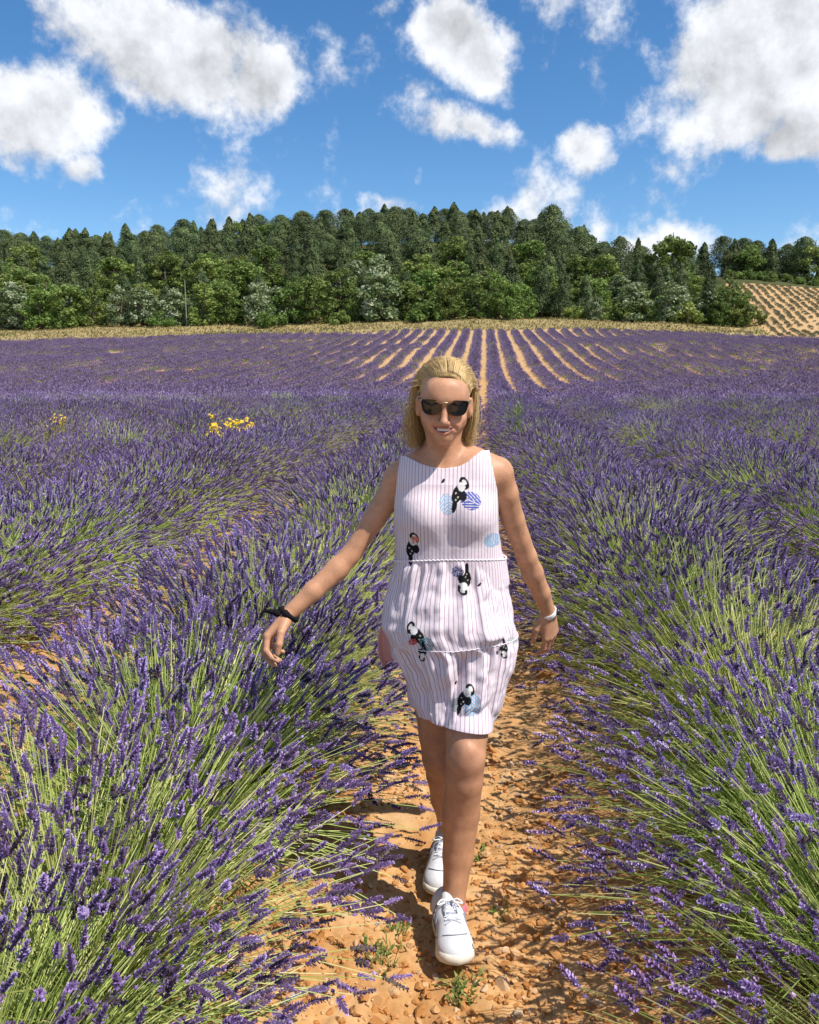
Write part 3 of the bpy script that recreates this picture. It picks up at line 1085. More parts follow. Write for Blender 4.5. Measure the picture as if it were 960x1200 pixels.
def cap(a, b, r1, r2, k=.02, op='u', sc=None):
    """tapered capsule from a to b"""
    a, b = np.asarray(a, float), np.asarray(b, float)
    ba = b - a
    L2 = max(ba @ ba, 1e-12)

    def f(x, y, z):
        dx, dy, dz = x - a[0], y - a[1], z - a[2]
        t = np.clip((dx * ba[0] + dy * ba[1] + dz * ba[2]) / L2, 0, 1)
        dx, dy, dz = dx - t * ba[0], dy - t * ba[1], dz - t * ba[2]
        return np.sqrt(dx * dx + dy * dy + dz * dz) - (r1 + t * (r2 - r1))
    R = max(r1, r2)
    return Prim(f, np.minimum(a, b) - R, np.maximum(a, b) + R, k, op)


def ell(c, r, Rm=None, k=.02, op='u'):
    """ellipsoid, axes = rows of Rm"""
    c, r = np.asarray(c, float), np.asarray(r, float)
    Rm = np.eye(3) if Rm is None else np.asarray(Rm, float)

    def f(x, y, z):
        dx, dy, dz = x - c[0], y - c[1], z - c[2]
        q = [Rm[i, 0] * dx + Rm[i, 1] * dy + Rm[i, 2] * dz for i in range(3)]
        k0 = np.sqrt((q[0] / r[0]) ** 2 + (q[1] / r[1]) ** 2 + (q[2] / r[2]) ** 2)
        k1 = np.sqrt((q[0] / r[0] ** 2) ** 2 + (q[1] / r[1] ** 2) ** 2 + (q[2] / r[2] ** 2) ** 2)
        return k0 * (k0 - 1) / np.maximum(k1, 1e-6)
    ext = np.sqrt(((Rm.T * r) ** 2).sum(1))
    return Prim(f, c - ext, c + ext, k, op)


def chain(pts, rs, k=.02):
    return [cap(pts[i], pts[i + 1], rs[i], rs[i + 1], k if i == 0 else .012) for i in range(len(pts) - 1)]


def smin(a, b, k):
    h = np.maximum(k - np.abs(a - b), 0) / k
    return np.minimum(a, b) - h * h * k * .25


BG = .12


def field_eval(prims, x, y, z, off=0.0, cut=None):
    d = np.full(np.broadcast(x, y, z).shape, BG, np.float32)
    for p in prims:
        v = p.f(x, y, z).astype(np.float32)
        if p.op == 'u':
            d = smin(d, v, p.k)
        else:
            d = -smin(-d, v, p.k)
    d = d - off
    if cut is not None:
        d = np.maximum(d, cut(x, y, z))
    return d


def sdf_mesh(prims, h, off=0.0, cut=None, B=40):
    lo = np.min([p.lo for p in prims if p.op == 'u'], 0) - .02 - off
    hi = np.max([p.hi for p in prims if p.op == 'u'], 0) + .02 + off
    nb = np.ceil((hi - lo) / (h * B)).astype(int)
    g = openvdb.FloatGrid(BG)
    g.transform = openvdb.createLinearTransform(voxelSize=h)
    ar = (np.arange(B) * h)
    for i in range(nb[0]):
        for j in range(nb[1]):
            for k in range(nb[2]):
                b0 = lo + np.array([i, j, k]) * B * h
                b1 = b0 + B * h
                sel = [p for p in prims if np.all(p.lo - max(p.k, .03) - off < b1) and np.all(p.hi + max(p.k, .03) + off > b0)]
                if not any(p.op == 'u' for p in sel):
                    continue
                x = (b0[0] + ar)[:, None, None].astype(np.float32)
                y = (b0[1] + ar)[None, :, None].astype(np.float32)
                z = (b0[2] + ar)[None, None, :].astype(np.float32)
                g.copyFromArray(np.ascontiguousarray(field_eval(sel, x, y, z, off, cut)), ijk=(i * B, j * B, k * B))
    pts, quads = g.convertToQuads(isovalue=0.0)
    return np.asarray(pts, float) + lo, np.asarray(quads)[:, ::-1]


def relax(V, F, it=2, w=.5):
    n = len(V)
    src = np.concatenate([F[:, 0], F[:, 1], F[:, 2], F[:, 3]] * 2)
    dst = np.concatenate([F[:, 1], F[:, 2], F[:, 3], F[:, 0], F[:, 3], F[:, 0], F[:, 1], F[:, 2]])
    c = np.maximum(np.bincount(src, minlength=n), 1)
    w = np.broadcast_to(np.asarray(w, float), (n,))[:, None]
    for _ in range(it):
        s = np.stack([np.bincount(src, weights=V[dst, q], minlength=n) for q in range(3)], 1)
        V = V * (1 - w) + w * s / c[:, None]
    return V


def ortho(x, z):
    x = nrm(np.asarray(x, float)); z = np.asarray(z, float)
    z = nrm(z - x * (z @ x))
    return x, np.cross(z, x), z          # x, y, z


TY = 2.33                                 # depth of the walker's trunk


def PT(px, py, y=TY):
    return P(px, py, y)


def Zp(py, y=TY):
    return P(525, py, y)[2]


# ------------------------------------------------------------------ the walking woman: body
class Loft(Prim):
    """upright trunk: superelliptic sections given per height"""
    def __init__(self, rows, n=2.4, k=.04):
        rows = sorted(rows)                                  # (z, cx, cy, a, b)
        self.z, self.cx, self.cy, self.a, self.b = np.array(rows).T
        self.n = n

        def f(x, y, z):
            cx, cy, a, b = (np.interp(z, self.z, q) for q in (self.cx, self.cy, self.a, self.b))
            q = (np.abs((x - cx) / a) ** n + np.abs((y - cy) / b) ** n) ** (1 / n)
            d = (q - 1) * np.minimum(a, b)
            return np.maximum(d, np.maximum(z - self.z[-1], self.z[0] - z))
        lo = [np.min(self.cx - self.a), np.min(self.cy - self.b), self.z[0]]
        hi = [np.max(self.cx + self.a), np.max(self.cy + self.b), self.z[-1]]
        super().__init__(f, lo, hi, k)


def lrow(py, L, R, hd, cy):
    l, r = PT(L, py, cy), PT(R, py, cy)
    return (l[2], (l[0] + r[0]) / 2, cy, (r[0] - l[0]) / 2, hd)


trunk_rows = [lrow(*q) for q in ((541, 492, 558, .040, 2.362), (552, 476, 574, .060, 2.355), (562, 472, 578, .078, 2.35), (580, 470, 579, .094, 2.345), (605, 471, 580, .102, 2.34), (632, 474, 581, .096, 2.335),
                                 (658, 476, 583, .092, 2.33), (690, 468, 590, .100, 2.335), (730, 464, 596, .112, 2.34), (765, 466, 594, .108, 2.345))]
trunk_loft = Loft(trunk_rows)
bust = [ell(PT(498, 606, 2.258), (.050, .046, .050), k=.04), ell(PT(551, 604, 2.258), (.050, .046, .050), k=.04)]
shoulder_r, shoulder_l = PT(466, 563, 2.35), PT(585, 557, 2.36)
yoke = [cap(PT(517, 530, 2.365), PT(470, 556, 2.355), .046, .039, .035), cap(PT(524, 528, 2.365), PT(581, 551, 2.36), .046, .039, .035)]

yoke.append(cap(PT(490, 556, 2.322), PT(554, 553, 2.322), .042, .042, .05))

HC = PT(521, 473, 2.30)                   # between the eyes' level, middle of the head
HF = nrm(np.array([.05, -1.0, -.10]))
HR = nrm(np.cross([.035, 0, 1.0], HF))
HU = np.cross(HF, HR)
HM = np.stack([HR, HF, HU])               # rows: right in the picture, forward, up


def H(x, f, u):
    return HC + HR * x + HF * f + HU * u


HS = .94
_H = H


def H(x, f, u):
    return _H(x * HS, f * HS, u * HS)


def hel(c, r, k=.02, op='u', rot=None):
    Rm = HM if rot is None else rot @ HM
    return ell(H(*c), np.array(r) * HS, Rm, k, op)


def hcap(a, b, r1, r2, k=.02, op='u'):
    return cap(H(*a), H(*b), r1 * HS, r2 * HS, k, op)


def rotz3(a):
    return np.array([[math.cos(a), math.sin(a), 0], [-math.sin(a), math.cos(a), 0], [0, 0, 1]])


head = [hel((0, -.018, .038), (.073, .092, .082), .02), hel((0, .030, .008), (.0605, .062, .081), .03)]
head += [hcap((-.038, -.002, -.046), (0, .062, -.085), .0175, .0175, .03), hcap((.038, -.002, -.046), (0, .062, -.085), .0175, .0175, .03), hcap((-.048, -.012, -.02), (-.039, 0, -.046), .019, .0155, .03), hcap((.048, -.012, -.02), (.039, 0, -.046), .019, .0155, .03)]
for s in (-1, 1):
    head += [hel((s * .041, .056, -.033), (.024, .022, .020), .022), hcap((s * .012, .089, .020), (s * .042, .070, .020), .0125, .011, .016), hel((s * .031, .074, -.050), (.016, .013, .017), .02)]
head += [hel((0, .068, -.062), (.033, .024, .024), .025), hel((0, .074, -.090), (.020, .016, .013), .02), hel((0, .072, .045), (.05, .024, .032), .03)]
for s in (-1, 1):
    head.append(hel((s * .031, .097, -.001), (.018, .016, .012), .014, 's'))
    head.append(hel((s * .031, .074, -.001), (.0135, .0135, .0125), .006))
head += [hcap((0, .086, .012), (0, .110, -.036), .0075, .0100, .012), hel((0, .111, -.040), (.0105, .010, .009), .008), hel((-.0125, .097, -.044), (.0078, .010, .0075), .007), hel((.0125, .097, -.044), (.0078, .010, .0075), .007)]
_headbase = list(head)


def face_f(x, u):
    """how far forward the face reaches at (x, u)"""
    ff = np.linspace(.02, .13, 221)
    q = np.array([H(x, f_, u) for f_ in ff])
    d = field_eval(_headbase, q[:, 0], q[:, 1], q[:, 2])
    return ff[np.where(d < 0)[0][-1]]


mx_ = np.linspace(-.0310, .0310, 9)
zU = lambda x: -.0590 + 4.5 * x * x
zL = lambda x: -.0702 + 15.8 * x * x
SM = [(x, face_f(x, (zU(x) + zL(x)) / 2), (zU(x) + zL(x)) / 2) for x in mx_]
UP_L = [(x, face_f(x, zU(x)) - .0002, zU(x) + .0030 - .0010 * abs(x) / .028) for x in mx_]
LO_L = [(x, face_f(x, zL(x)) + .0002, zL(x) - .0038 + .0014 * abs(x) / .028) for x in mx_]
for i in range(8):
    r0_, r1_ = (.0006 + .5 * (zU(x) - zL(x)) for x in (mx_[i], mx_[i + 1]))
    q0, q1 = SM[i], SM[i + 1]
    head.append(hcap((q0[0], q0[1] + .001, q0[2]), (q1[0], q1[1] + .001, q1[2]), r0_ + .0005, r1_ + .0005, .002, 's'))
for i in range(8):
    head += [hcap(UP_L[i], UP_L[i + 1], .0027 - .0013 * abs(mx_[i]) / .031, .0027 - .0013 * abs(mx_[i + 1]) / .031, .002), hcap(LO_L[i], LO_L[i + 1], .0040 - .0026 * abs(mx_[i]) / .031, .0040 - .0026 * abs(mx_[i + 1]) / .031, .002)]
for s in (-1, 1):       # smile folds
    head.append(hcap((s * .021, face_f(s * .021, -.044) + .001, -.044), (s * .038, face_f(s * .038, -.062) + .001, -.062), .0018, .0018, .010, 's'))
    ear = rotz3(s * .35)
    head += [hel((s * .0775, -.002, -.010), (.0075, .018, .031), .006, 'u', ear), hel((s * .0845, .004, -.004), (.006, .010, .017), .005, 's', ear)]
neck = [cap(H(0, -.022, -.05), PT(519, 546, 2.375), .048, .051, .022), cap(H(0, .012, -.075), PT(519, 545, 2.34), .032, .030, .03)]
for s in (-1, 1):
    neck.append(cap(H(s * .050, -.022, -.055), PT(519 + s * 5, 549, 2.296), .012, .010, .016))
    neck.append(cap(PT(519 + s * 7, 553, 2.300), PT(519 + s * 36, 548 if s < 0 else 544, 2.322), .0065, .006, .02))

arm_r = [shoulder_r, PT(455, 583, 2.345), PT(438, 609, 2.335), PT(411, 650, 2.31), PT(395, 667, 2.29), PT(367, 693, 2.25), PT(337, 721, 2.215)]
arm_r_r = [.039, .0365, .0325, .0290, .0325, .0285, .0225]
arm_l = [shoulder_l, PT(592, 578, 2.38), PT(601, 608, 2.42), PT(617, 652, 2.475), PT(624, 671, 2.505), PT(634, 694, 2.545), PT(643, 718, 2.585)]
arm_l_r = [.040, .0375, .0335, .0310, .0335, .0290, .0230]
leg_l = [PT(550, 740, 2.34), PT(550, 812, 2.245), PT(547, 858, 2.175), PT(546, 888, 2.145), PT(544, 913, 2.155), PT(540, 952, 2.185), PT(537, 1003, 2.175), PT(532, 1052, 2.150), PT(531, 1078, 2.140)]
leg_l_r = [.084, .071, .0585, .0535, .0525, .0545, .0440, .0325, .033]
leg_r = [PT(504, 740, 2.37), PT(510, 815, 2.37), PT(513, 860, 2.365), PT(515, 888, 2.36), PT(519, 908, 2.39), PT(524, 935, 2.43), PT(528, 962, 2.46), PT(530, 984, 2.475), PT(529, 998, 2.475)]
leg_r_r = [.086, .070, .057, .052, .050, .0515, .041, .0325, .033]


def finger(p, X, Z, lens, rs, angs):
    """joints of a curled finger: angles bend from X towards -Z"""
    out, a = [p], 0
    for l, g in zip(lens, angs):
        a += rad(g)
        out.append(out[-1] + (X * math.cos(a) - Z * math.sin(a)) * l)
    return out


def hand(Wp, X, Z, curls, spread, thumb, s=1.0):
    X, Yv, Z = ortho(X, Z)
    Yv = Yv * hand.side
    L = lambda x, y, z: Wp + (X * x + Yv * y + Z * z) * s
    pr, nails = [], []
    kn = [(.082, .0255, .001), (.085, .0085, .003), (.081, -.0085, .002), (.073, -.0245, -.002)]
    w0 = [(.004, .012, 0), (.004, .004, .001), (.004, -.005, .001), (.004, -.012, 0)]
    for q, w in zip(kn, w0):
        pr.append(cap(L(*w), L(*q), .0145 * s, .0112 * s, .012))
    pr.append(ell(L(.045, .0, -.007), np.array([.036, .029, .012]) * s, np.stack([X, Yv, Z]), .012))
    pr.append(ell(L(.032, .022, -.012), np.array([.026, .014, .013]) * s, np.stack([X, Yv, Z]), .012))
    ln = [(.041, .025, .020), (.045, .029, .021), (.042, .027, .021), (.033, .020, .018)]
    for i in range(4):
        sp = rad(spread[i])
        Xf = X * math.cos(sp) + Yv * math.sin(sp)
        j = finger(L(*kn[i]), Xf, Z, [q * s for q in ln[i]], None, curls[i])
        rr = [r * s * (1 if i < 3 else .88) for r in (.0094, .0088, .0078, .0064)]
        for a in range(3):
            pr.append(cap(j[a], j[a + 1], rr[a], rr[a + 1], .005 if a == 0 else .003))
        
    tj = [L(*q) for q in thumb]
    tr = [.0145 * s, .0115 * s, .0098 * s, .0078 * s]
    for a in range(3):
        pr.append(cap(tj[a], tj[a + 1], tr[a], tr[a + 1], .008 if a == 0 else .003))
    return pr


# her right hand (left in the picture): back of the hand up and outwards, fingers hanging, thumb towards the camera
hand.side = 1
Wr, Wl = arm_r[-1], arm_l[-1]
Xr = PT(315, 745, 2.185) - Wr
hr = hand(Wr, Xr, np.array([-.75, .05, .62]), [(38, 42, 22), (34, 40, 22), (40, 44, 24), (48, 46, 24)], (9, 2, -4, -10), [(.016, .020, -.010), (.050, .042, -.022), (.076, .047, -.040), (.098, .040, -.054)], .98)
Xl = PT(646, 752, 2.60) - Wl
hand.side = -1
hl = hand(Wl, Xl, np.array([.62, -.70, -.05]), [(14, 26, 14), (17, 30, 16), (22, 32, 18), (28, 34, 18)], (5, 1, -3, -8), [(.016, .020, -.010), (.048, .044, -.018), (.076, .050, -.026), (.100, .044, -.034)], 1.0)

body = [trunk_loft] + bust + yoke + neck + head
body += chain(arm_r, arm_r_r, .03) + chain(arm_l, arm_l_r, .03)
body += [ell(PT(547, 884, 2.108), (.028, .018, .034), k=.03), cap(PT(541, 925, 2.20), PT(539, 975, 2.215), .042, .034, .03), cap(PT(522, 915, 2.425), PT(526, 950, 2.47), .042, .034, .03)]
body += chain(leg_l, leg_l_r, .04) + chain(leg_r, leg_r_r, .04)
body += hr + hl

BV, BF = sdf_mesh(body, .0022)
BV = relax(BV, BF, 1, .4)
limb = np.maximum(1 - sstep(.62, .78, BV[:, 2]), 0)
for ch in (arm_r, arm_l):
    for q in ch[1:-1]:
        limb = np.maximum(limb, np.exp(-(np.linalg.norm(BV - q, axis=1) / .07) ** 4))
BV = relax(BV, BF, 45, .6 * limb)
print('body', len(BV))

# skin colour from anatomy: lips, cheeks, knees, knuckles
m_skin, t, p = mat('skin')
at = t.node('ShaderNodeAttribute', attribute_name='Col')
tc = t.node('ShaderNodeNewGeometry').outputs['Position']
fr = t.mapr(t.noise(tc, 22, 5, .65), .35, .65, .84, 1.12)
fr2 = t.mapr(t.noise(tc, 210, 2, .6), .55, .72, 1.0, .86)
f = t.math('MULTIPLY', fr, fr2)
sc_ = t.vmath('MULTIPLY', at.outputs['Color'], t.node('ShaderNodeCombineXYZ', {0: f, 1: f, 2: f}).outputs[0])
t.set(p.inputs['Base Color'], sc_)
p.inputs['Roughness'].default_value = .50
p.inputs['Specular IOR Level'].default_value = .36
p.inputs['Subsurface Weight'].default_value = .12
p.inputs['Subsurface Radius'].default_value = (.012, .005, .003)
p.inputs['Subsurface Scale'].default_value = .4
bmp = t.node('ShaderNodeBump', {'Height': t.noise(tc, 420, 3, .6), 'Strength': .18, 'Distance': .0008})
t.set(p.inputs['Normal'], bmp.outputs[0])

hl_ = (BV - HC) @ HM.T / HS               # head coordinates of every vertex
skin = np.tile(np.array([.53, .268, .148]), (len(BV), 1))


def segd(Q, a, b):
    a, b = np.asarray(a, float), np.asarray(b, float)
    ba = b - a
    tt = np.clip((Q - a) @ ba / (ba @ ba), 0, 1)
    return np.linalg.norm(Q - a - tt[:, None] * ba, axis=1)


def polyd(Q, pts):
    return np.min([segd(Q, pts[i], pts[i + 1]) for i in range(len(pts) - 1)], 0)


def tint(w, col):
    global skin
    skin = skin * (1 - w[:, None]) + np.array(col) * w[:, None]


inhead = np.linalg.norm(hl_, axis=1) < .17
tint(np.where(inhead, .35, 0.0), (.58, .305, .185))
for s in (-1, 1):
    tint(.45 * np.exp(-(np.linalg.norm(hl_ - [s * .043, .075, -.030], axis=1) / .020) ** 2), (.58, .24, .16))
tint(.4 * np.exp(-(np.linalg.norm(hl_ - [0, .115, -.040], axis=1) / .014) ** 2), (.58, .25, .17))
lip = np.minimum(polyd(hl_, UP_L), polyd(hl_, LO_L))
tint(np.where(inhead, .85 * (1 - sstep(.0030, .0050, lip)), 0), (.47, .165, .125))
mouth = polyd(hl_, SM)
ms_ = np.array(SM)
ins = inhead & (hl_[:, 1] > .05) & (np.abs(hl_[:, 0]) < .031) & (hl_[:, 2] < zU(hl_[:, 0]) - .0002) & (hl_[:, 2] > zL(hl_[:, 0]) + .0002) & (hl_[:, 1] < np.interp(hl_[:, 0], ms_[:, 0], ms_[:, 1]) - .0012)
tint(np.where(ins, 1.0, 0.0), (.09, .02, .02))
for s in (-1, 1):
    br = [(s * .014, .100, .0185), (s * .032, .094, .0235), (s * .050, .074, .0190)]
    tint(.6 * np.where(inhead, 1 - sstep(.0030, .0055, polyd(hl_, br)), 0), (.20, .115, .055))
for (c, r) in ((leg_l[3] + np.array([0, -.05, 0]), .05), (leg_r[3] + np.array([0, -.05, 0]), .05)):
    tint(.4 * np.exp(-(np.linalg.norm(BV - c, axis=1) / r) ** 2), (.42, .20, .13))
for Wq in (PT(318, 757, 2.18), PT(645, 760, 2.60)):
    tint(.45 * np.exp(-(np.linalg.norm(BV - Wq, axis=1) / .05) ** 2), (.54, .25, .165))

person = obj_np('person', BV, BF, m_skin, smooth=True, attrs={'Col': skin})
tag(person, 'smiling blonde woman in striped sleeveless dress and sunglasses walking down the dirt path', 'person')

# teeth
mt = MB()
tw = [.0036, .0040, .0044, .0046, .0050, .0058, .0058, .0050, .0046, .0044, .0040, .0036]
xx0 = -sum(tw) / 2
for w_ in tw:
    q = []
    for g_, bu in ((.04, 0), (.5, .0008), (.96, 0)):
        x = xx0 + w_ * g_
        f_ = face_f(x, -.066) - .0028 + bu
        q += [H(x, f_, zU(x) + .002), H(x, f_ - .0006, max(zU(x) - .0078, zL(x) - .0010))]
    mt.add(np.array(q), [(0, 1, 3, 2), (2, 3, 5, 4)])
    xx0 += w_
mt.obj('teeth', plain('teeth', (.80, .77, .70), .25, spec=.5), person)

# ------------------------------------------------------------------ hair
m_hair, t, p = mat('blonde_hair')
at = t.node('ShaderNodeAttribute', attribute_name='tone').outputs['Fac']
t.set(p.inputs['Base Color'], t.ramp(at, [(0, (.24, .125, .045)), (.3, (.46, .28, .10)), (.65, (.68, .48, .21)), (1, (.86, .70, .42))]))
p.inputs['Roughness'].default_value = .48
p.inputs['Specular IOR Level'].default_value = .5
hg = np.random.default_rng(3)
N = 11000
side = np.where(hg.uniform(0, 1, N) < .5, -1, 1)
fr_ = hg.uniform(0, 1, N)
lay = hg.uniform(0, 1, N) ** .7                # 0 = underneath, 1 = outer layer
ab = hg.uniform(-1.25, 1.25, N)
j = lambda s: hg.normal(0, s, N)
e = .005 + .012 * lay
G = np.zeros((N, 6, 3))
# hair swept back from the forehead hairline, then down behind the ears
al = side * fr_ ** .62                           # -1 .. 1 along the hairline from temple to temple
aa = np.abs(al)
phi = rad(90) * np.clip(aa, 0, 1) ** .55 * (1 + .06 * hg.normal(0, 1, N)) * side
jj = hg.normal(0, 1, N)
G[:, 0] = np.stack([al * .066 + .004 + j(.001), .078 - .066 * aa ** 2 + j(.001), .090 - .068 * aa ** 2.4 + j(.0015)], 1)
G[:, 1] = np.stack([al * .069 + .004 + side * .001 * (1 - aa) + side * .3 * e * aa, .060 - .062 * aa ** 2 + j(.003), .104 - .060 * aa ** 2.2 + .45 * e * (1 - .6 * aa)], 1)
G[:, 2] = np.stack([np.sin(phi) * .066 * aa ** .3 + al * .012 + side * .001 * (1 - aa) + side * e * aa, .014 - .030 * aa + j(.003), .121 - .080 * aa ** 1.8 + e * (1 - .5 * aa)], 1)
R3, R4 = .080 + e, .079 + e + .002 * jj
G[:, 3] = np.stack([np.sin(phi) * R3, -.024 - np.cos(phi) * (R3 + .012) - .006 * aa, .052 - .052 * aa + j(.004)], 1)
G[:, 4] = np.stack([np.sin(phi) * R4, -.026 - np.cos(phi) * (R4 + .006) + j(.004), -.046 + j(.004)], 1)
G[:, 5] = np.stack([np.sin(phi) * (R4 - .012 * hg.uniform(.2, 1.4, N)), -.028 - np.cos(phi) * (R4 - .006) + j(.006), -.108 - .022 * hg.uniform(-1.1, 1.2, N)], 1)
# the side hair is a hand's breadth deep, from behind the ear to the nape
dp = hg.uniform(0, 1, N) ** 2 * .034
for q, w_ in ((3, .3), (4, .8), (5, 1.0)):
    G[:, q, 1] -= dp * w_ * aa
    G[:, q, 0] -= side * dp * .55 * w_ * aa
lf = side < 0
G[lf, 3, 0] -= .004 * aa[lf]; G[lf, 4, 0] -= .010 * aa[lf]; G[lf, 5, 0] -= .010 * aa[lf]
G[lf, 5, 2] -= .010
# the back of the head
back = hg.uniform(0, 1, N) < .18
for q, (rr, zz) in enumerate(((.0, .122), (.045, .116), (.088, .06), (.098, -.01), (.094, -.065), (.086, -.118))):
    R = rr + e
    G[back, q] = np.stack([np.sin(ab) * R * .84, -.020 - np.cos(ab) * R, np.full(N, zz) + j(.004)], 1)[back]
mm = 14
pts = np.stack([catmull(g, mm) for g in G])
wv = np.sin(np.linspace(0, 1, mm)[None, :] * hg.uniform(4, 9, N)[:, None] + hg.uniform(0, 6, N)[:, None]) * np.linspace(0, 1, mm)[None, :] * .0022
pts[:, :, 0] += wv; pts[:, :, 1] += wv * .6
hp = HC + (pts.reshape(-1, 3) * HS) @ HM
V, F = tubes(hp.reshape(N, mm, 3), np.array([.0006] + [.00075] * (mm - 3) + [.0006, .0003]), 3)
tone = np.clip(.36 + .46 * fbm(al * 9 + 40, lay * 3, seed=12, octv=3) + hg.normal(0, .11, N), 0, 1)
tone = (tone[:, None] * np.linspace(.85, 1.12, mm)[None, :]).clip(0, 1)
mh = MB(); mh.add(V, F, tone=np.repeat(tone.ravel(), 3))
# loose wisps on the windward side
K = 70
wp = np.zeros((K, 5, 3))
sw = hg.uniform(0, 1, K)
for q, (x, y, z, jj) in enumerate(((-.070, -.03, .04, .010), (-.088, -.03, .005, .008), (-.098, -.035, -.03, .010), (-.106, -.04, -.07, .016), (-.104, -.045, -.110, .022))):
    wp[:, q] = np.stack([x - .012 * q * sw * .5 + hg.normal(0, jj * .5, K), y + hg.normal(0, .012, K), z + hg.normal(0, jj, K)], 1)
wpts = np.stack([catmull(g, 10) for g in wp])
hp = HC + (wpts.reshape(-1, 3) * HS) @ HM
V, F = tubes(hp.reshape(K, 10, 3), np.linspace(.0008, .0003, 10), 3)
mh.add(V, F, tone=np.repeat(hg.uniform(.5, 1, K), 30))
# a looser, finer outer layer
L2 = 3200
pick = hg.integers(0, N, L2)
G2_ = G[pick] + hg.normal(0, 1, (L2, 6, 3)) * np.array([.0005, .0015, .0022, .003, .0055, .008])[None, :, None]
G2_[:, 1:, :] += nrm(G2_[:, 1:, :] - np.array([0, -.02, .03])) * .0015
p3 = np.stack([catmull(g, mm) for g in G2_])
hp = HC + (p3.reshape(-1, 3) * HS) @ HM
V, F = tubes(hp.reshape(L2, mm, 3), np.array([.0004] + [.00055] * (mm - 3) + [.0004, .0002]), 3)
mh.add(V, F, tone=np.repeat(np.clip(hg.normal(.62, .16, L2), 0, 1), mm * 3))
# flyaways lifting off the crown and sides
K = 70
fa = hg.uniform(-1.5, 1.5, K)
w0 = np.stack([np.sin(fa) * .080, hg.uniform(-.06, .04, K), .045 + np.cos(fa) * .074], 1)
d0_ = np.stack([np.sin(fa) * .5 + hg.normal(0, .5, K), hg.normal(-.4, .5, K), np.cos(fa) * .5 - .35 + hg.normal(0, .3, K)], 1)
up_ = np.stack([np.sin(fa), 0 * fa, np.cos(fa)], 1)
wpts = np.stack([w0 + d0_ * t_ + up_ * (.30 * t_ - 3 * t_ * t_) for t_ in np.linspace(0, .034, 7)], 1)
hp = HC + (wpts.reshape(-1, 3) * HS) @ HM
V, F = tubes(hp.reshape(K, 7, 3), np.linspace(.0006, .00025, 7), 3)
mh.add(V, F, tone=np.repeat(hg.uniform(.5, 1, K), 21))
hair = mh.obj('hair', m_hair, person, smooth=True)
# the mass of hair under the strands
hv, hf = sdf_mesh([hel((0, -.022, .045), (.0770, .092, .080), .01), hel((0, -.062, -.03), (.068, .045, .085), .02),
                   hel((0, .108, .010), (.066, .078, .076), .01, 's'), hel((0, .06, -.08), (.054, .085, .09), .008, 's')], .003)
tn = .16 + .40 * fbm((hv[:, 0]) * 160, hv[:, 1] * 60, hv[:, 2] * 12, seed=15)
obj_np('scalp_hair', hv, hf, m_hair, hair, smooth=True, attrs={'tone': tn})

# ------------------------------------------------------------------ sunglasses
m_frame = plain('black_acetate', (.012, .010, .010), .18, spec=.6)
m_lens = plain('smoked_lens', (.010, .010, .012), .07, spec=.65)
m_gold = plain('pale_gold', (.75, .62, .40), .25, metallic=1.0)
sg = empty('sunglasses', HC)
sg.parent = person
bpy.context.view_layer.update()
base_out = [(-.0285, .0135), (-.022, .0165), (-.008, .0172), (.010, .0168), (.024, .0158), (.0285, .0130), (.0275, .002), (.022, -.0150), (.012, -.0225), (-.004, -.0235), (-.017, -.0195), (-.0245, -.010)]


def lens_pts(s, grow_, n=60, zoff=0.0):
    q = catmull(base_out + base_out[:1], n + 1)[:-1]
    cen = q.mean(0)
    q = cen + (q - cen) * grow_
    out = []
    for (a, b_) in q:
        x = s * .0335 - s * a * 1.0 if False else s * (.0335 + (-a if False else a) * (1 if True else 1))
        # outer edge = +a side
        f_ = .104 - 5.0 * x * x + zoff
        out.append((x * 1.10, f_, b_ * 1.08 + .0050))
    return out


mfr, mle = MB(), MB()
lens_meshes = []
for s in (-1, 1):
    o1, i1 = lens_pts(s, 1.0), lens_pts(s, .86)
    o2, i2 = lens_pts(s, 1.0, zoff=-.004), lens_pts(s, .86, zoff=-.004)
    n = len(o1)
    Vr = np.array([H(*q) for q in o1 + i1 + o2 + i2])
    k = np.arange(n); k2 = (k + 1) % n
    Fr = np.concatenate([np.stack([k, k2, n + k2, n + k], 1), np.stack([2 * n + k, 3 * n + k, 3 * n + k2, 2 * n + k2], 1), np.stack([k, 2 * n + k, 2 * n + k2, k2], 1), np.stack([n + k, n + k2, 3 * n + k2, 3 * n + k], 1)])
    mfr.add(Vr, Fr)
    ml = MB()
    li_ = lens_pts(s, .875, zoff=-.002)
    cpt = np.mean(li_, 0) + np.array([0, .0008, 0])
    rings = [np.array(li_)] + [cpt + (np.array(li_) - cpt) * g_ + np.array([0, .0012 * (1 - g_ * g_), 0]) for g_ in (.7, .4, .12)]
    Vl = np.array([H(*q) for r_ in rings for q in r_])
    for r_ in range(3):
        ml.add(Vl[r_ * n:(r_ + 2) * n], np.stack([k, k2, n + k2, n + k], 1))
    ml.add(Vl[3 * n:], k[None, :])
    lens_meshes.append(ml)
V, F = tubes(np.array([[H(-.0085, .1035, .0160), H(0, .1075, .0185), H(.0085, .1035, .0160)]]), [.0018] * 3, 6)
mbr = MB(); mbr.add(V, F)
mtm = MB()
for s in (-1, 1):
    arm = catmull([H(s * .0655, .083, .0180), H(s * .0715, .070, .0180), H(s * .0745, .03, .014), H(s * .077, -.012, .012), H(s * .076, -.030, -.006)], 14)
    V, F = tubes(arm[None], [.0026] * 14, 6)
    mtm.add(V, F)
mhg = MB()
for s in (-1, 1):
    V, F = tubes(np.array([[H(s * .0645, .0870, .0190), H(s * .0705, .0785, .0190)]]), [.0026, .0026], 6)
    mhg.add(V, F)


def child_world(o):
    """keep the world placement of a mesh built in world space under a moved parent"""
    o.matrix_parent_inverse = o.parent.matrix_world.inverted()
    return o


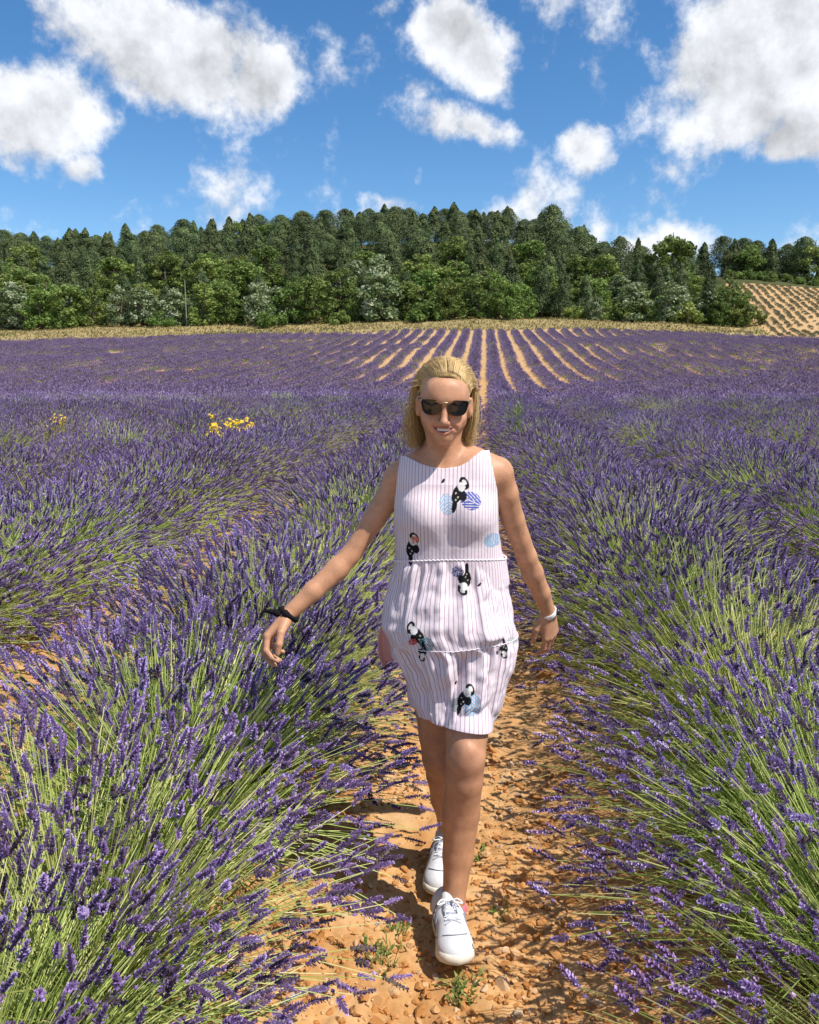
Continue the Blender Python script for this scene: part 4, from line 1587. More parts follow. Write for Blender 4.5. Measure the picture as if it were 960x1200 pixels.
# sunglasses are worn: their pieces hang on the frame mesh, one level under the person's part
COL.objects.unlink(sg); bpy.data.objects.remove(sg)
frame = mfr.obj('sunglasses', m_frame, person)
for ml in lens_meshes:
    ml.obj('lens', m_lens, frame, smooth=True)
mbr.obj('bridge', m_gold, frame, smooth=True)
mtm.obj('temple', m_frame, frame, smooth=True)
mhg.obj('hinge', m_gold, frame)

# ------------------------------------------------------------------ dress
m_dress, t, p = mat('striped_cotton')
u_ = t.node('ShaderNodeAttribute', attribute_name='u').outputs['Fac']
pr_ = t.node('ShaderNodeAttribute', attribute_name='prt')
tc = t.node('ShaderNodeNewGeometry').outputs['Position']
saw = t.math('ABSOLUTE', t.math('SUBTRACT', t.math('FRACT', u_), .5))
band = t.mapr(saw, .05, .125, 1, 0)
wv = t.mapr(t.noise(tc, 900, 2), .35, .65, .92, 1.05)
white = t.vmath('MULTIPLY', t.node('ShaderNodeCombineXYZ', {0: wv, 1: wv, 2: wv}).outputs[0], (.84, .735, .77))
cc = t.mix(t.math('MULTIPLY', band, .72), white, (.28, .11, .20))
cc = t.mix(pr_.outputs['Alpha'], cc, pr_.outputs['Color'])
t.set(p.inputs['Base Color'], cc)
p.inputs['Roughness'].default_value = .85
p.inputs['Specular IOR Level'].default_value = .15
tr = t.node('ShaderNodeBsdfTranslucent', {'Color': cc})
mx = t.node('ShaderNodeMixShader', {0: .14, 1: p.outputs[0], 2: tr.outputs[0]})
t.l.new(mx.outputs[0], t.n['Material Output'].inputs[0])
bmp = t.node('ShaderNodeBump', {'Height': t.noise(tc, 26, 4, .6), 'Strength': .35, 'Distance': .006})
t.set(p.inputs['Normal'], bmp.outputs[0])


def E2(X, Y, cx, cy, rx, ry, deg):
    a = rad(deg)
    dx, dy = X - cx, Y - cy
    q = (dx * math.cos(a) + dy * math.sin(a)) / rx
    w = (-dx * math.sin(a) + dy * math.cos(a)) / ry
    return q * q + w * w < 1


def prints(V):
    """bird and leaf print: colour and cover for the cloth facing the front"""
    px, py = proj(V)
    col = np.zeros((len(V), 4))
    front = V[:, 1] < TY + .02

    def fill(m, c):
        m = m & front
        col[m] = (*c, 1)
    black, white, cream = (.012, .012, .016), (.74, .71, .68), (.60, .56, .42)

    def toucan(cx, cy, s, deg=0, flip=1):
        a = rad(deg)
        dx, dy = (px - cx), (py - cy)
        X = (dx * math.cos(a) + dy * math.sin(a)) / s * flip
        Y = (-dx * math.sin(a) + dy * math.cos(a)) / s
        fill(E2(X, Y, -2, 14, 2.6, 8, 8), black)            # tail
        fill(E2(X, Y, 0, 2, 5.2, 10, 14), black)             # body
        fill(E2(X, Y, 6.6, -10.0, 4.6, 7.2, -28), black); fill(E2(X, Y, 5.5, 3, 4.5, 6, -20), black)           # head and the dark edge of the bill
        fill(E2(X, Y, 4.0, -6.0, 3.9, 5.0, -15), white)      # bib
        fill(E2(X, Y, 6.8, -11.0, 2.0, 3.2, -35), white)     # bill
        for (a1, b1) in ((-1.5, 1), (1, 5), (-1, 8)):
            fill(E2(X, Y, a1, b1, .9, 1.0, 0), cream)

    def monstera(cx, cy, rx, ry, deg, c):
        a = rad(deg)
        dx, dy = px - cx, py - cy
        X = (dx * math.cos(a) + dy * math.sin(a)) / rx
        Y = (-dx * math.sin(a) + dy * math.cos(a)) / ry
        r = X * X + Y * Y
        vein = (np.abs(np.abs(Y) * 3.2 + X * 1.6 - np.round(np.abs(Y) * 3.2 + X * 1.6)) < .14) & (np.abs(Y) > .12) | (np.abs(Y) < .05)
        fill((r < 1) & ~vein, c)

    def palm(cx, cy, rx, ry, deg, c):
        a = rad(deg)
        dx, dy = px - cx, py - cy
        X = (dx * math.cos(a) + dy * math.sin(a)) / rx
        Y = (-dx * math.sin(a) + dy * math.cos(a)) / ry
        fr = np.abs((np.abs(X) * 2.6 - Y * 3.2) % 1.0 - .5) < .27
        fill((X * X + Y * Y < 1) & fr, c)
    blue, pale, teal, coral = (.06, .115, .40), (.25, .50, .72), (.10, .30, .36), (.62, .20, .15)
    monstera(552, 587, 12.5, 10.5, 25, blue)
    palm(524, 591, 9, 13, -10, pale)
    toucan(536, 577, 1.12, 4)
    fill(E2(px, py, 519.5, 563.5, 3.2, 1.5, -55), black)
    toucan(481, 641, .98, -10); fill(E2(px, py, 486, 633, 5, 4.5, 0) & (fbm(px * .5, py * .5, seed=3) > .42), coral)
    monstera(577, 633, 8, 10, 60, pale)
    # upside down bird hanging below the waist seam
    toucan(547, 681, .98, 172)
    monstera(536, 670, 7, 6, 10, (.045, .08, .25)); fill(E2(px, py, 562, 685, 2.6, 1.3, -50), black)
    toucan(491, 744, 1.05, -14, -1); palm(500, 755, 9, 8, 20, teal); fill(E2(px, py, 484, 752, 5, 3.6, 0) & (fbm(px * .6, py * .6, seed=4) > .4), (.55, .14, .16)); toucan(497, 764, .62, 165)
    palm(553, 826, 11, 14, 0, pale); palm(536, 826, 6, 9, 20, (.10, .20, .14)); toucan(543, 817, 1.0, 10); fill(E2(px, py, 534, 800, 1.4, 2.6, 10), black)
    toucan(592, 761, .62, 160); fill(E2(px, py, 582.5, 765, 1.6, 2.4, 0), black); palm(600, 751, 6, 4, 0, (.30, .50, .40))
    return col


neck_px = np.array([(455, 534), (470, 533.5), (476, 534.5), (483, 538), (492, 543), (505, 547), (521, 549), (538, 546.5), (548, 541.5), (556, 534.5), (564, 528), (590, 526)], float)
ah_l = np.array([(520, 470), (534, 469.5), (556, 466), (575, 464), (592, 462), (600, 462), (640, 461), (665, 464), (700, 455)], float)
ah_r = np.array([(520, 574), (530, 574), (556, 579), (575, 583), (590, 584), (600, 584), (625, 584), (645, 587), (665, 594), (700, 600)], float)


def dress_cut(x, y, z):
    x, y, z = np.broadcast_arrays(x, y, z)
    dx, dy, dz = x - CP[0], y - CP[1], z - CP[2]
    w = dx * CF[0] + dy * CF[1] + dz * CF[2]
    px = 480 + FPX * (dx * CR[0] + dy * CR[1] + dz * CR[2]) / w
    py = 600 - FPX * (dx * CU[0] + dy * CU[1] + dz * CU[2]) / w
    m = w / FPX
    npy = np.interp(px, neck_px[:, 0], neck_px[:, 1])
    npy = np.where(y > 2.36, np.minimum(npy, 540), npy)
    d = (npy - py) * m * .9                                  # above the neckline: outside
    d = np.maximum(d, (np.interp(py, ah_l[:, 0], ah_l[:, 1]) - px) * m)
    d = np.maximum(d, (px - np.interp(py, ah_r[:, 0], ah_r[:, 1])) * m)
    d = np.maximum(d, Zp(664) + .020 * np.clip((TY - y) / .09, 0, 1) + .014 * np.clip((x - trunk_loft.cx[3]) / .12, 0, 1) - z)
    return d.astype(np.float32)


bod_rows = [lrow(*q) for q in ((541, 489, 561, .043, 2.36), (552, 472, 578, .063, 2.355), (562, 469, 578, .082, 2.35), (580, 466, 581, .096, 2.345), (605, 466, 581, .103, 2.34), (632, 470, 579, .098, 2.335), (658, 472, 582, .090, 2.33), (672, 472, 583, .090, 2.33))]
bod = [Loft(bod_rows, 2.4, .045), trunk_loft] + bust + yoke + neck + chain(arm_r[:3], arm_r_r[:3], .03) + chain(arm_l[:3], arm_l_r[:3], .03)
DV, DF = sdf_mesh(bod, .0020, off=.0055, cut=dress_cut)
# soft drag folds in the cloth
px, py = proj(DV)
fold = (fbm(px * .045 + py * .02, py * .02 - px * .01, DV[:, 1] * 8, seed=90, octv=3) - .5) * .012 * sstep(585, 640, py)
Rr = nrm(DV - np.stack([np.full(len(DV), trunk_loft.cx[3]), np.full(len(DV), TY), DV[:, 2]], 1))
DV = relax(DV + Rr * fold[:, None], DF, 1, .3)
tx_ = np.clip((DV[:, 0] - PT(525, 600)[0]) / .158, -1, 1)
u_b = np.arcsin(tx_) * .158 / .0112
u_b = np.where(DV[:, 1] > TY + .02, -u_b + .5, u_b)
bodice = obj_np('dress', DV, DF, m_dress, person, smooth=True, attrs={'u': u_b + 60, 'prt': prints(DV)})
bodice['label'] = 'white sleeveless dress with thin plum stripes and toucan and leaf print'

# skirt in two gathered tiers
LEGS = chain(leg_l, leg_l_r, .04) + chain(leg_r, leg_r_r, .04) + [trunk_loft]
SK = np.array([(655, 467, 585, .106, 2.33), (664, 464, 589, .114, 2.33), (680, 459, 592, .120, 2.33), (705, 452, 598, .135, 2.325), (735, 448, 602, .150, 2.315), (755, 458, 606, .150, 2.31)], float)
SK2 = np.array([(754.5, 458, 606, .150, 2.31), (764, 463, 606, .150, 2.31), (786, 475, 596, .144, 2.30), (822, 485, 583, .132, 2.285), (838, 491, 575, .120, 2.27)], float)


def tier(rows, nv, nphi, stripes, seed, lower):
    t = np.linspace(rows[0, 0], rows[-1, 0], nv)
    L, R, hd, cy = (np.interp(t, rows[:, 0], rows[:, i]) for i in range(1, 5))
    # smooth the profile
    for q in (L, R, hd, cy):
        for _ in range(6):
            q[1:-1] = .25 * q[:-2] + .5 * q[1:-1] + .25 * q[2:]
    ring = [lrow(a, b_, c_, d_, e_) for a, b_, c_, d_, e_ in zip(t, L, R, hd, cy)]
    z, cx, cyy, a, b = (np.array(q)[:, None] for q in zip(*ring))
    ph = (np.arange(nphi) * 2 * PI / nphi)[None, :]
    v = np.linspace(0, 1, nv)[:, None]
    c, s = np.cos(ph), np.sin(ph)
    n = 2.25
    rr = (np.abs(c) ** n + np.abs(s) ** n) ** (-1 / n)
    ga = (vnoise(np.cos(ph) * 11 + 20, np.sin(ph) * 11 + 20, v * .6, seed) - .5) * (.034 if lower else .028) * (np.exp(-v * 2.2) * .9 + .34) * sstep(0, .10, v)
    ga = ga + (vnoise(np.cos(ph) * 26 + 40, np.sin(ph) * 26, v * .8, seed + 1) - .5) * .0150 * np.exp(-v * 2.6) * sstep(0, .05, v)
    ga = ga + (fbm(np.cos(ph) * 3 + v * 1.5, np.sin(ph) * 3 + 7, v * 3.0, seed + 2, 3) - .5) * .046 * sstep(0, .3, v)
    pd = np.degrees(ph)
    if lower:
        g = 74 + 25 * v
        dd = (pd - g + 180) % 360 - 180
        stp = 1 / (1 + np.exp(dd / 4)) * (sstep(-130, -60, dd))
        ga = ga + .014 * stp * sstep(.02, .3, v) - .024 * np.exp(-(dd - 3) ** 2 / 45) * sstep(0, .2, v) * (1 - .6 * sstep(.8, 1, v))
        # the back thigh draws the cloth back on the other side
        ga = ga - .016 * np.exp(-((pd - 128) / 26) ** 2) * sstep(.1, .8, v)
    else:
        # pulled folds over the front thigh
        ga = ga + .022 * np.exp(-((pd - 58) / 24) ** 2) * sstep(.35, 1, v)
        ga = ga - .010 * np.exp(-((pd - 88) / 8) ** 2) * sstep(.4, 1, v)
        ga = ga * (1 - sstep(.86, 1, v))
    ga = ga * (1 - .65 * np.abs(c) ** 6)
    x = cx + c * (a * rr + ga)
    y = cyy - s * (b * rr + ga)
    zz = z + 0 * ph
    if lower:
        zz = zz + .024 * np.clip(s, 0, 1) * v - .010 * np.clip(c, 0, 1) * v + .003 * np.sin(ph * 5 + 1) * v
    else:
        zz = zz + (.006 * c + .024 * np.clip(s, 0, 1)) * (1 - v) + (.022 * np.clip(s, 0, 1) + .026 * np.clip(c, 0, 1) + .010) * v
    if lower:
        zz = zz + (.022 * np.clip(s, 0, 1) + .026 * np.clip(c, 0, 1) + .010) * (1 - v)
    V = np.stack([x, y, zz], -1).reshape(-1, 3)
    out = np.stack([np.broadcast_to(c, x.shape), -np.broadcast_to(s, x.shape), 0 * x], -1).reshape(-1, 3)
    for _ in range(5):                        # cloth rides over the thighs
        d = field_eval(LEGS, V[:, 0], V[:, 1], V[:, 2])
        V = V + out * np.clip(.010 - d, 0, .05)[:, None]
        if not lower:
            d = field_eval([bod[0], trunk_loft] + bust, V[:, 0], V[:, 1], V[:, 2], .0055)
            V = V + out * (np.clip(.0030 - d, 0, .05) * sstep(Zp(712), Zp(664), V[:, 2]))[:, None]
    G3 = V.reshape(nv, nphi, 3)
    for _ in range(3):
        G3[1:-1] = .5 * G3[1:-1] + .25 * (G3[:-2] + G3[2:])
        G3[:] = .6 * G3 + .2 * (np.roll(G3, 1, 1) + np.roll(G3, -1, 1))
    V = G3.reshape(-1, 3)
    i = np.arange(nv * nphi).reshape(nv, nphi)
    i2 = np.roll(i, -1, 1)
    F = np.stack([i[:-1], i[1:], i2[1:], i2[:-1]], -1).reshape(-1, 4)
    U = np.broadcast_to(ph / (2 * PI) * stripes, (nv, nphi)).ravel()
    # close the stripe seam at the back by rolling the start there
    return V, F, U


def skirt(name, *a):
    V, F, U = tier(*a)
    o = obj_np(name, V, F, m_dress, bodice, smooth=True, attrs={'u': U + .3, 'prt': prints(V)})
    md = o.modifiers.new('cloth', 'SOLIDIFY')
    md.thickness = .0016
    md.offset = -1
    return V


nph = 560
S1 = skirt('upper_skirt_tier', SK, 110, nph, 96, 31, False)
S2 = skirt('lower_skirt_tier', SK2, 120, nph, 80, 51, True)
# gathered seams: small frills of white cloth
m_trim = plain('white_cotton', (.80, .72, .74), .85, spec=.1)
for V, name, rr in ((S1, 'waist_seam', .0022), (S2, 'tier_seam', .0012)):
    ring = V[:nph] + (V[:nph] - V[:nph].mean(0)) * (.010 if name == 'waist_seam' else .012)
    ring[:, 2] += .0012 * np.sin(np.arange(nph) * .9) + .001
    ring = np.concatenate([ring, ring[:1]])
    Vt, Ft = tubes(ring[None], rr, 5)
    mb = MB(); mb.add(Vt, Ft)
    mb.obj(name, m_trim, bodice, smooth=True)
# the paler reverse of the back of the skirt showing behind her hip
qs = [(446, 738), (444, 752), (444, 768), (447, 780), (453, 782), (462, 778), (468, 770), (472, 752), (468, 738)]
gridp = []
for r_ in range(13):
    f_ = r_ / 12
    Lx = np.interp(f_, [0, .3, .75, 1], [447, 443, 444.5, 450]); Rx = 476
    row = []
    for c_ in range(17):
        g_ = c_ / 16
        yy_ = 2.40 + .05 * math.sin(g_ * 9) * (.3 + f_) * .4 + .03 * g_
        row.append(PT(Lx + (Rx - Lx) * g_, 733 + 49 * f_ - 5 * math.sin(g_ * 5) * f_ - (10 * g_) * f_, yy_))
    gridp.append(row)
gp = np.array(gridp).reshape(-1, 3)
i = np.arange(13 * 17).reshape(13, 17)
o = obj_np('skirt_lining', gp, np.stack([i[:-1, :-1], i[1:, :-1], i[1:, 1:], i[:-1, 1:]], -1).reshape(-1, 4), plain('pink_reverse', (.72, .40, .36), .9, spec=.1, noise=.1, nscale=300), bodice, smooth=True)
o.modifiers.new('cloth', 'SOLIDIFY').thickness = .002
# narrow white binding round neckline and armholes, lying on the cloth
# ------------------------------------------------------------------ wrist things
def ring_mesh(c, axis, ra, rb, w, th, n=48, lump=0, seed=0, up=(0, 0, 1)):
    X, Yv, Z = ortho(axis, up)
    r_ = np.random.default_rng(seed)
    ph = np.arange(n) * 2 * PI / n
    k = np.arange(10) * 2 * PI / 10
    l = 1 + lump * (vnoise(np.cos(ph) * 4 + 9, np.sin(ph) * 4 + 9, 0, seed) - .5)
    cen = np.stack([np.cos(ph) * ra, np.sin(ph) * rb], 1)
    V = []
    for i_ in range(n):
        rad_ = Yv * math.cos(ph[i_]) + Z * math.sin(ph[i_])
        for q in k:
            V.append(c + Yv * cen[i_, 0] + Z * cen[i_, 1] + rad_ * th * l[i_] * math.cos(q) + X * w * l[i_] * math.sin(q))
    idx = np.arange(n * 10).reshape(n, 10)
    a = idx; b = np.roll(idx, -1, 0); c2 = np.roll(b, -1, 1); d = np.roll(a, -1, 1)
    return np.array(V), np.stack([a, d, c2, b], -1).reshape(-1, 4)


m_black = plain('black_velvet', (.010, .009, .011), .9, spec=.1)
ax = nrm(arm_r[-1] - arm_r[-2])
V, F = ring_mesh(arm_r[-1] - ax * .004, nrm(ax + np.array([-.1, 0, -.5])), .029, .026, .0085, .0075, 60, .9, 4)
mb = MB(); mb.add(V, F)
for (q, w_) in ((PT(318, 718, 2.20), .011), (PT(309, 716, 2.20), .008)):
    V, F = tubes(np.stack([catmull([PT(329, 721, 2.195), (PT(329, 721, 2.195) + q) / 2 + np.array([0, 0, .004]), q], 7)]), np.array([.006, .009, w_, w_, w_ * .9, w_ * .6, .003]), 7)
    mb.add(V, F)
mb.obj('scrunchie', m_black, person, smooth=True)['label'] = 'black scrunchie round the wrist'
ax = nrm(arm_l[-1] - arm_l[-2])
V, F = ring_mesh(arm_l[-1] - ax * .002, nrm(ax + np.array([.12, 0, .10])), .0272, .0265, .0088, .0022, 60, 0, 4)
mb = MB(); mb.add(V, F)
wb = mb.obj('wristband', plain('white_silicone', (.82, .80, .78), .5, spec=.4), person, smooth=True)
X, Yv, Z = ortho(ax, (0, 0, 1))
wc = arm_l[-1] + nrm(np.array([.95, -.25, .1]) - ax * (np.array([.95, -.25, .1]) @ ax)) * .0295
V, F = sdf_mesh([ell(wc, (.0065, .012, .012), None, .01)], .0018)
obj_np('watch_case', V, F, plain('dark_glass', (.02, .02, .025), .15, spec=.6), wb, smooth=True)

# ------------------------------------------------------------------ running shoes
m_upper = plain('white_mesh_fabric', (.66, .67, .70), .8, spec=.2, noise=.08, nscale=260)
m_sole = plain('cream_rubber', (.74, .67, .56), .6, spec=.3, noise=.06, nscale=60)
m_lace = plain('grey_lace', (.42, .44, .50), .8)
m_lacew = plain('white_lace', (.82, .82, .84), .8)
m_sock = plain('pink_sock', (.85, .16, .22), .9, noise=.1, nscale=200)
m_trimg = plain('grey_overlay', (.20, .21, .25), .6)


def shoe(heel, toe, pitch, side, roll=0.0):
    heel, toe = np.asarray(heel, float), np.asarray(toe, float)
    Yd = nrm(np.array([toe[0] - heel[0], toe[1] - heel[1], 0]))
    Yd = Yd * math.cos(pitch) + np.array([0, 0, math.sin(pitch)])
    Xd = nrm(np.cross(Yd, [roll, 0, 1.0]))
    Zd = np.cross(Xd, Yd)
    S = lambda x, y, z: heel + Xd * x + Yd * y + Zd * z
    Rm = np.stack([Xd, Yd, Zd])

    def cut(x, y, z):
        return (.022 - ((x - heel[0]) * Zd[0] + (y - heel[1]) * Zd[1] + (z - heel[2]) * Zd[2])).astype(np.float32)
    up = [cap(S(0, .218, .040), S(0, .165, .050), .033, .040, .02), cap(S(0, .165, .050), S(0, .11, .062), .040, .039, .02), cap(S(0, .11, .058), S(0, .04, .054), .039, .037, .02), ell(S(0, .205, .040), (.050, .054, .032), Rm, .02),
          cap(S(0, .040, .050), S(0, .045, .088), .034, .030, .02), cap(S(0, .105, .070), S(0, .084, .108), .030, .020, .018), ell(S(0, .030, .07), (.034, .034, .035), Rm, .02)]
    V, F = sdf_mesh(up, .0022, cut=cut)
    V = relax(V, F, 1, .4)
    sh = obj_np('shoe', V, F, m_upper, person, smooth=True)
    # sole: rounded outline with a slight rocker
    yy = np.linspace(0, .268, 40)
    wl = np.interp(yy, [0, .006, .02, .05, .11, .16, .20, .235, .255, .264, .268], [.006, .022, .034, .041, .039, .046, .053, .048, .034, .019, .004])
    ring = [(w, y) for w, y in zip(wl, yy)] + [(-w, y) for w, y in zip(wl[::-1], yy[::-1])]
    lv = [(-.004, .88), (.003, .985), (.018, 1.03), (.034, .98), (.037, .90)]
    rk = lambda y: .020 * sstep(.17, .27, y) + .010 * (1 - sstep(0, .05, y))
    Vs = np.array([S(x * g_, .134 + (y - .134) * (1 + (g_ - 1) * .35), z + rk(y) * (1 - z / .06)) for (z, g_) in lv for (x, y) in ring])
    n = len(ring)
    k = np.arange(n); k2 = (k + 1) % n
    ms = MB()
    ms.add(Vs, np.concatenate([np.stack([l * n + k, l * n + k2, (l + 1) * n + k2, (l + 1) * n + k], 1) for l in range(4)]))
    ms.add(Vs[:n], k[None, ::-1]); ms.add(Vs[4 * n:], k[None, :])
    ms.obj('sole', m_sole, sh, smooth=True)

    def surf(x, y, zg=.13):
        """point on the upper below (x, y)"""
        zz = np.linspace(.02, .135, 90)
        q = np.array([S(x, y, z) for z in zz])
        d = field_eval(up, q[:, 0], q[:, 1], q[:, 2])
        ok = np.where(d < 0)[0]
        return S(x, y, (zz[ok[-1]] if len(ok) else .05) + .0022)
    ml, mw, mg = MB(), MB(), MB()
    for r_ in range(5):
        y = .110 + .015 * r_
        w = .017 + .0012 * r_
        for a, b in ((-w, w), (w, -w)):
            pts = np.array([surf(a + (b - a) * q, y + (.013 * q)) for q in np.linspace(0, 1, 7)])
            V, F = tubes(pts[None], .0023, 5)
            (mw if r_ % 2 else ml).add(V, F)
    for s_ in (-1, 1):                # bow
        c0 = surf(0, .112)
        lp = catmull([c0, c0 + Xd * s_ * .022 + Zd * .010 + Yd * .004, c0 + Xd * s_ * .036 + Zd * .000 + Yd * .012, c0 + Xd * s_ * .018 + Zd * .004 + Yd * .012, c0], 14)
        V, F = tubes(lp[None], .0022, 5); mw.add(V, F)
        lp = catmull([c0, c0 + Xd * s_ * .010 + Zd * .008 + Yd * .014, surf(s_ * .018, .150), surf(s_ * .012, .172)], 12)
        V, F = tubes(lp[None], .0022, 5); ml.add(V, F)
    ml.obj('lace', m_lace, sh, smooth=True)
    mw.obj('lace', m_lacew, sh, smooth=True)
    def sidept(s_, y, z):
        xx = np.linspace(.062, .0, 125)
        q = np.array([S(s_ * x, y, z) for x in xx])
        d = field_eval(up, q[:, 0], q[:, 1], q[:, 2])
        ok = np.where(d < 0)[0]
        return S(s_ * ((xx[ok[0]] if len(ok) else .0) + .0008), y, z)
    for s_ in (-1, 1):
        for (ya, za, yb, zb, rr_) in ((.075, .085, .105, .040, .0032), (.100, .086, .128, .042, .0032), (.125, .082, .150, .044, .0026), (.19, .058, .165, .040, .0020), (.02, .085, .035, .045, .0026)):
            pts = np.array([sidept(s_, ya + (yb - ya) * q, za + (zb - za) * q) for q in np.linspace(0, 1, 8)])
            V, F = tubes(pts[None], rr_, 5); mg.add(V, F)
    pts = np.array([surf(x, .222 - 14 * x * x) for x in np.linspace(-.034, .034, 13)])
    V, F = tubes(pts[None], .0014, 5); mg.add(V, F)
    mg.obj('side_stripe', m_trimg, sh, smooth=True)
    return S


gr = lambda q: float(ground_z(q[0], q[1]))
heel_l = PT(520, 1092, 2.200); toe_l = PT(538, 1118, 1.945)
heel_l[2] = gr(heel_l) + .004
Sl = shoe(heel_l, toe_l, rad(7), 1)
heel_r = PT(527, 1000, 2.545); toe_r = PT(513, 1030, 2.30)
heel_r[2] = gr(heel_r) + .022
Sr = shoe(heel_r, toe_r, rad(-5), -1)
for c, ax in ((leg_l[-1], leg_l[-2] - leg_l[-1]), (leg_r[-1], leg_r[-2] - leg_r[-1])):
    V, F = ring_mesh(c + nrm(ax) * .030, ax, .0345, .0355, .022, .004, 40, 0, 1, (0, 1, 0))
    mb = MB(); mb.add(V, F)
    mb.obj('sock', m_sock, person, smooth=True)

# ------------------------------------------------------------------ clods and stones on the path
import bmesh
m_clod, t, p = mat('ochre_clod')
tc = t.node('ShaderNodeTexCoord').outputs['Object']
oi = t.node('ShaderNodeObjectInfo').outputs['Random']
ca = t.node('ShaderNodeAttribute', attribute_name='tone').outputs['Fac']
c = t.ramp(t.math('FRACT', t.math('ADD', oi, ca)), [(0, (.40, .175, .052)), (.45, (.52, .25, .085)), (.8, (.62, .38, .18)), (1, (.60, .46, .31))])
c = t.mix(t.mapr(t.noise(tc, 60, 4), .35, .7, 0, .45), c, (.33, .14, .04))
t.set(p.inputs['Base Color'], c)
p.inputs['Roughness'].default_value = .95
p.inputs['Specular IOR Level'].default_value = .1
bmp = t.node('ShaderNodeBump', {'Height': t.noise(t.node('ShaderNodeNewGeometry').outputs['Position'], 260, 4), 'Strength': .5, 'Distance': .003})
t.set(p.inputs['Normal'], bmp.outputs[0])
sg_ = np.random.default_rng(8)


def clod_shape(seed, n=17):
    r_ = np.random.default_rng(seed)
    bm = bmesh.new()
    pts = nrm(r_.normal(0, 1, (n, 3))) * r_.uniform(.78, 1.05, (n, 1)) * np.array([1, r_.uniform(.65, .95), r_.uniform(.5, .75)])
    for q in pts:
        bm.verts.new(q)
    bmesh.ops.convex_hull(bm, input=bm.verts)
    loose = [v for v in bm.verts if not v.link_faces]
    bmesh.ops.delete(bm, geom=loose, context='VERTS')
    bm.verts.index_update()
    V = np.array([v.co[:] for v in bm.verts])
    F = np.array([[v.index for v in f.verts] for f in bm.faces if len(f.verts) == 3])
    bm.free()
    return V, F


SHAPES = [clod_shape(900 + i) for i in range(12)]
CLOD_ME = [mesh_np('clod', V, F, m_clod, attrs={'tone': np.zeros(len(V))}) for V, F in SHAPES]
feet = np.array([[-.10, 2.07], [-.12, 2.42]])


def path_spots(n, ymin, ymax, wmax):
    out = []
    while len(out) < n:
        y = ymin * (ymax / ymin) ** sg_.uniform(0, 1)
        x = sg_.normal(0, wmax)
        if abs(x) > .75 or abs(x + .02) < .10 * sg_.uniform(0, 1):
            continue
        if np.min(np.hypot(feet[:, 0] - x, (feet[:, 1] - y) * .7)) < .13:
            continue
        if fbm(x * 3, y * 3, seed=81, octv=2) < .40 + .12 * sg_.uniform():
            continue
        out.append((x, y))
    return np.array(out)


sp_ = path_spots(330, 1.35, 5.2, .36)
taken = []
for (x, y) in sp_:
    r_ = .013 + .026 * sg_.uniform(0, 1) ** 2.2
    if any((x - a) ** 2 + (y - b) ** 2 < (r_ + c_) ** 2 * .9 for a, b, c_ in taken):
        continue
    taken.append((x, y, r_))
taken.sort(key=lambda q: -q[2])
nclod = {}
for k, (x, y, r_) in enumerate(taken):
    o = bpy.data.objects.new('clod', CLOD_ME[int(sg_.integers(0, 12))])
    o.location = (x, y, float(ground_z(x, y)) + r_ * .22)
    o.rotation_euler = (sg_.normal(0, .3), sg_.normal(0, .3), sg_.uniform(0, 6.3))
    o.scale = (r_ * sg_.uniform(.9, 1.3), r_, r_ * sg_.uniform(.8, 1.1))
    put(o)
    size = 'large' if r_ > .027 else 'middling' if r_ > .018 else 'small'
    where = 'before the woman' if y < 1.95 else 'beside her feet' if y < 2.6 else 'behind the woman'
    sd = 'left' if x < -.08 else 'right' if x > .1 else 'middle'
    key = (size, where, sd)
    tag(o, f"{size} ochre clod on the {sd} of the path, {where}", 'clod', f"{size} clods on the {sd} of the path {where}")
print('clods', len(taken))

# crumbs of soil and grit: nobody could count them
mb = MB()
n = 16000
yy = 1.0 * (9.0) ** sg_.uniform(0, 1, n)
xx = sg_.normal(0, .42, n)
side2 = sg_.uniform(0, 1, n)
xx = np.where(side2 < .14, xx - ROWS, np.where(side2 > .94, xx + ROWS, xx))
ok = (np.abs(xx) < 2.9) & ((fbm(xx * 3, yy * 3, seed=81, octv=2) + sg_.normal(0, .12, n)) > .42)
xx, yy = xx[ok], yy[ok]
zz = ground_z(xx, yy)
rr = .004 + .015 * sg_.uniform(0, 1, len(xx)) ** 2.4
which = sg_.integers(0, 12, len(xx))
for w in range(12):
    i = np.where(which == w)[0]
    V0, F0 = SHAPES[w]
    a = sg_.uniform(0, 6.3, len(i))
    ca_, sa_ = np.cos(a)[:, None], np.sin(a)[:, None]
    X = V0[None, :, 0] * ca_ - V0[None, :, 1] * sa_
    Y = V0[None, :, 0] * sa_ + V0[None, :, 1] * ca_
    Z = np.broadcast_to(V0[None, :, 2], X.shape)
    V = np.stack([xx[i][:, None] + X * rr[i][:, None], yy[i][:, None] + Y * rr[i][:, None], zz[i][:, None] + (Z + .25) * rr[i][:, None]], -1).reshape(-1, 3)
    F = (F0[None] + (np.arange(len(i)) * len(V0))[:, None, None]).reshape(-1, 3)
    mb.add(V, F, tone=np.repeat(sg_.uniform(0, 1, len(i)), len(V0)))
tag(mb.obj('gravel', m_clod), 'crumbs of ochre soil and grit scattered on the dirt path', kind='stuff')

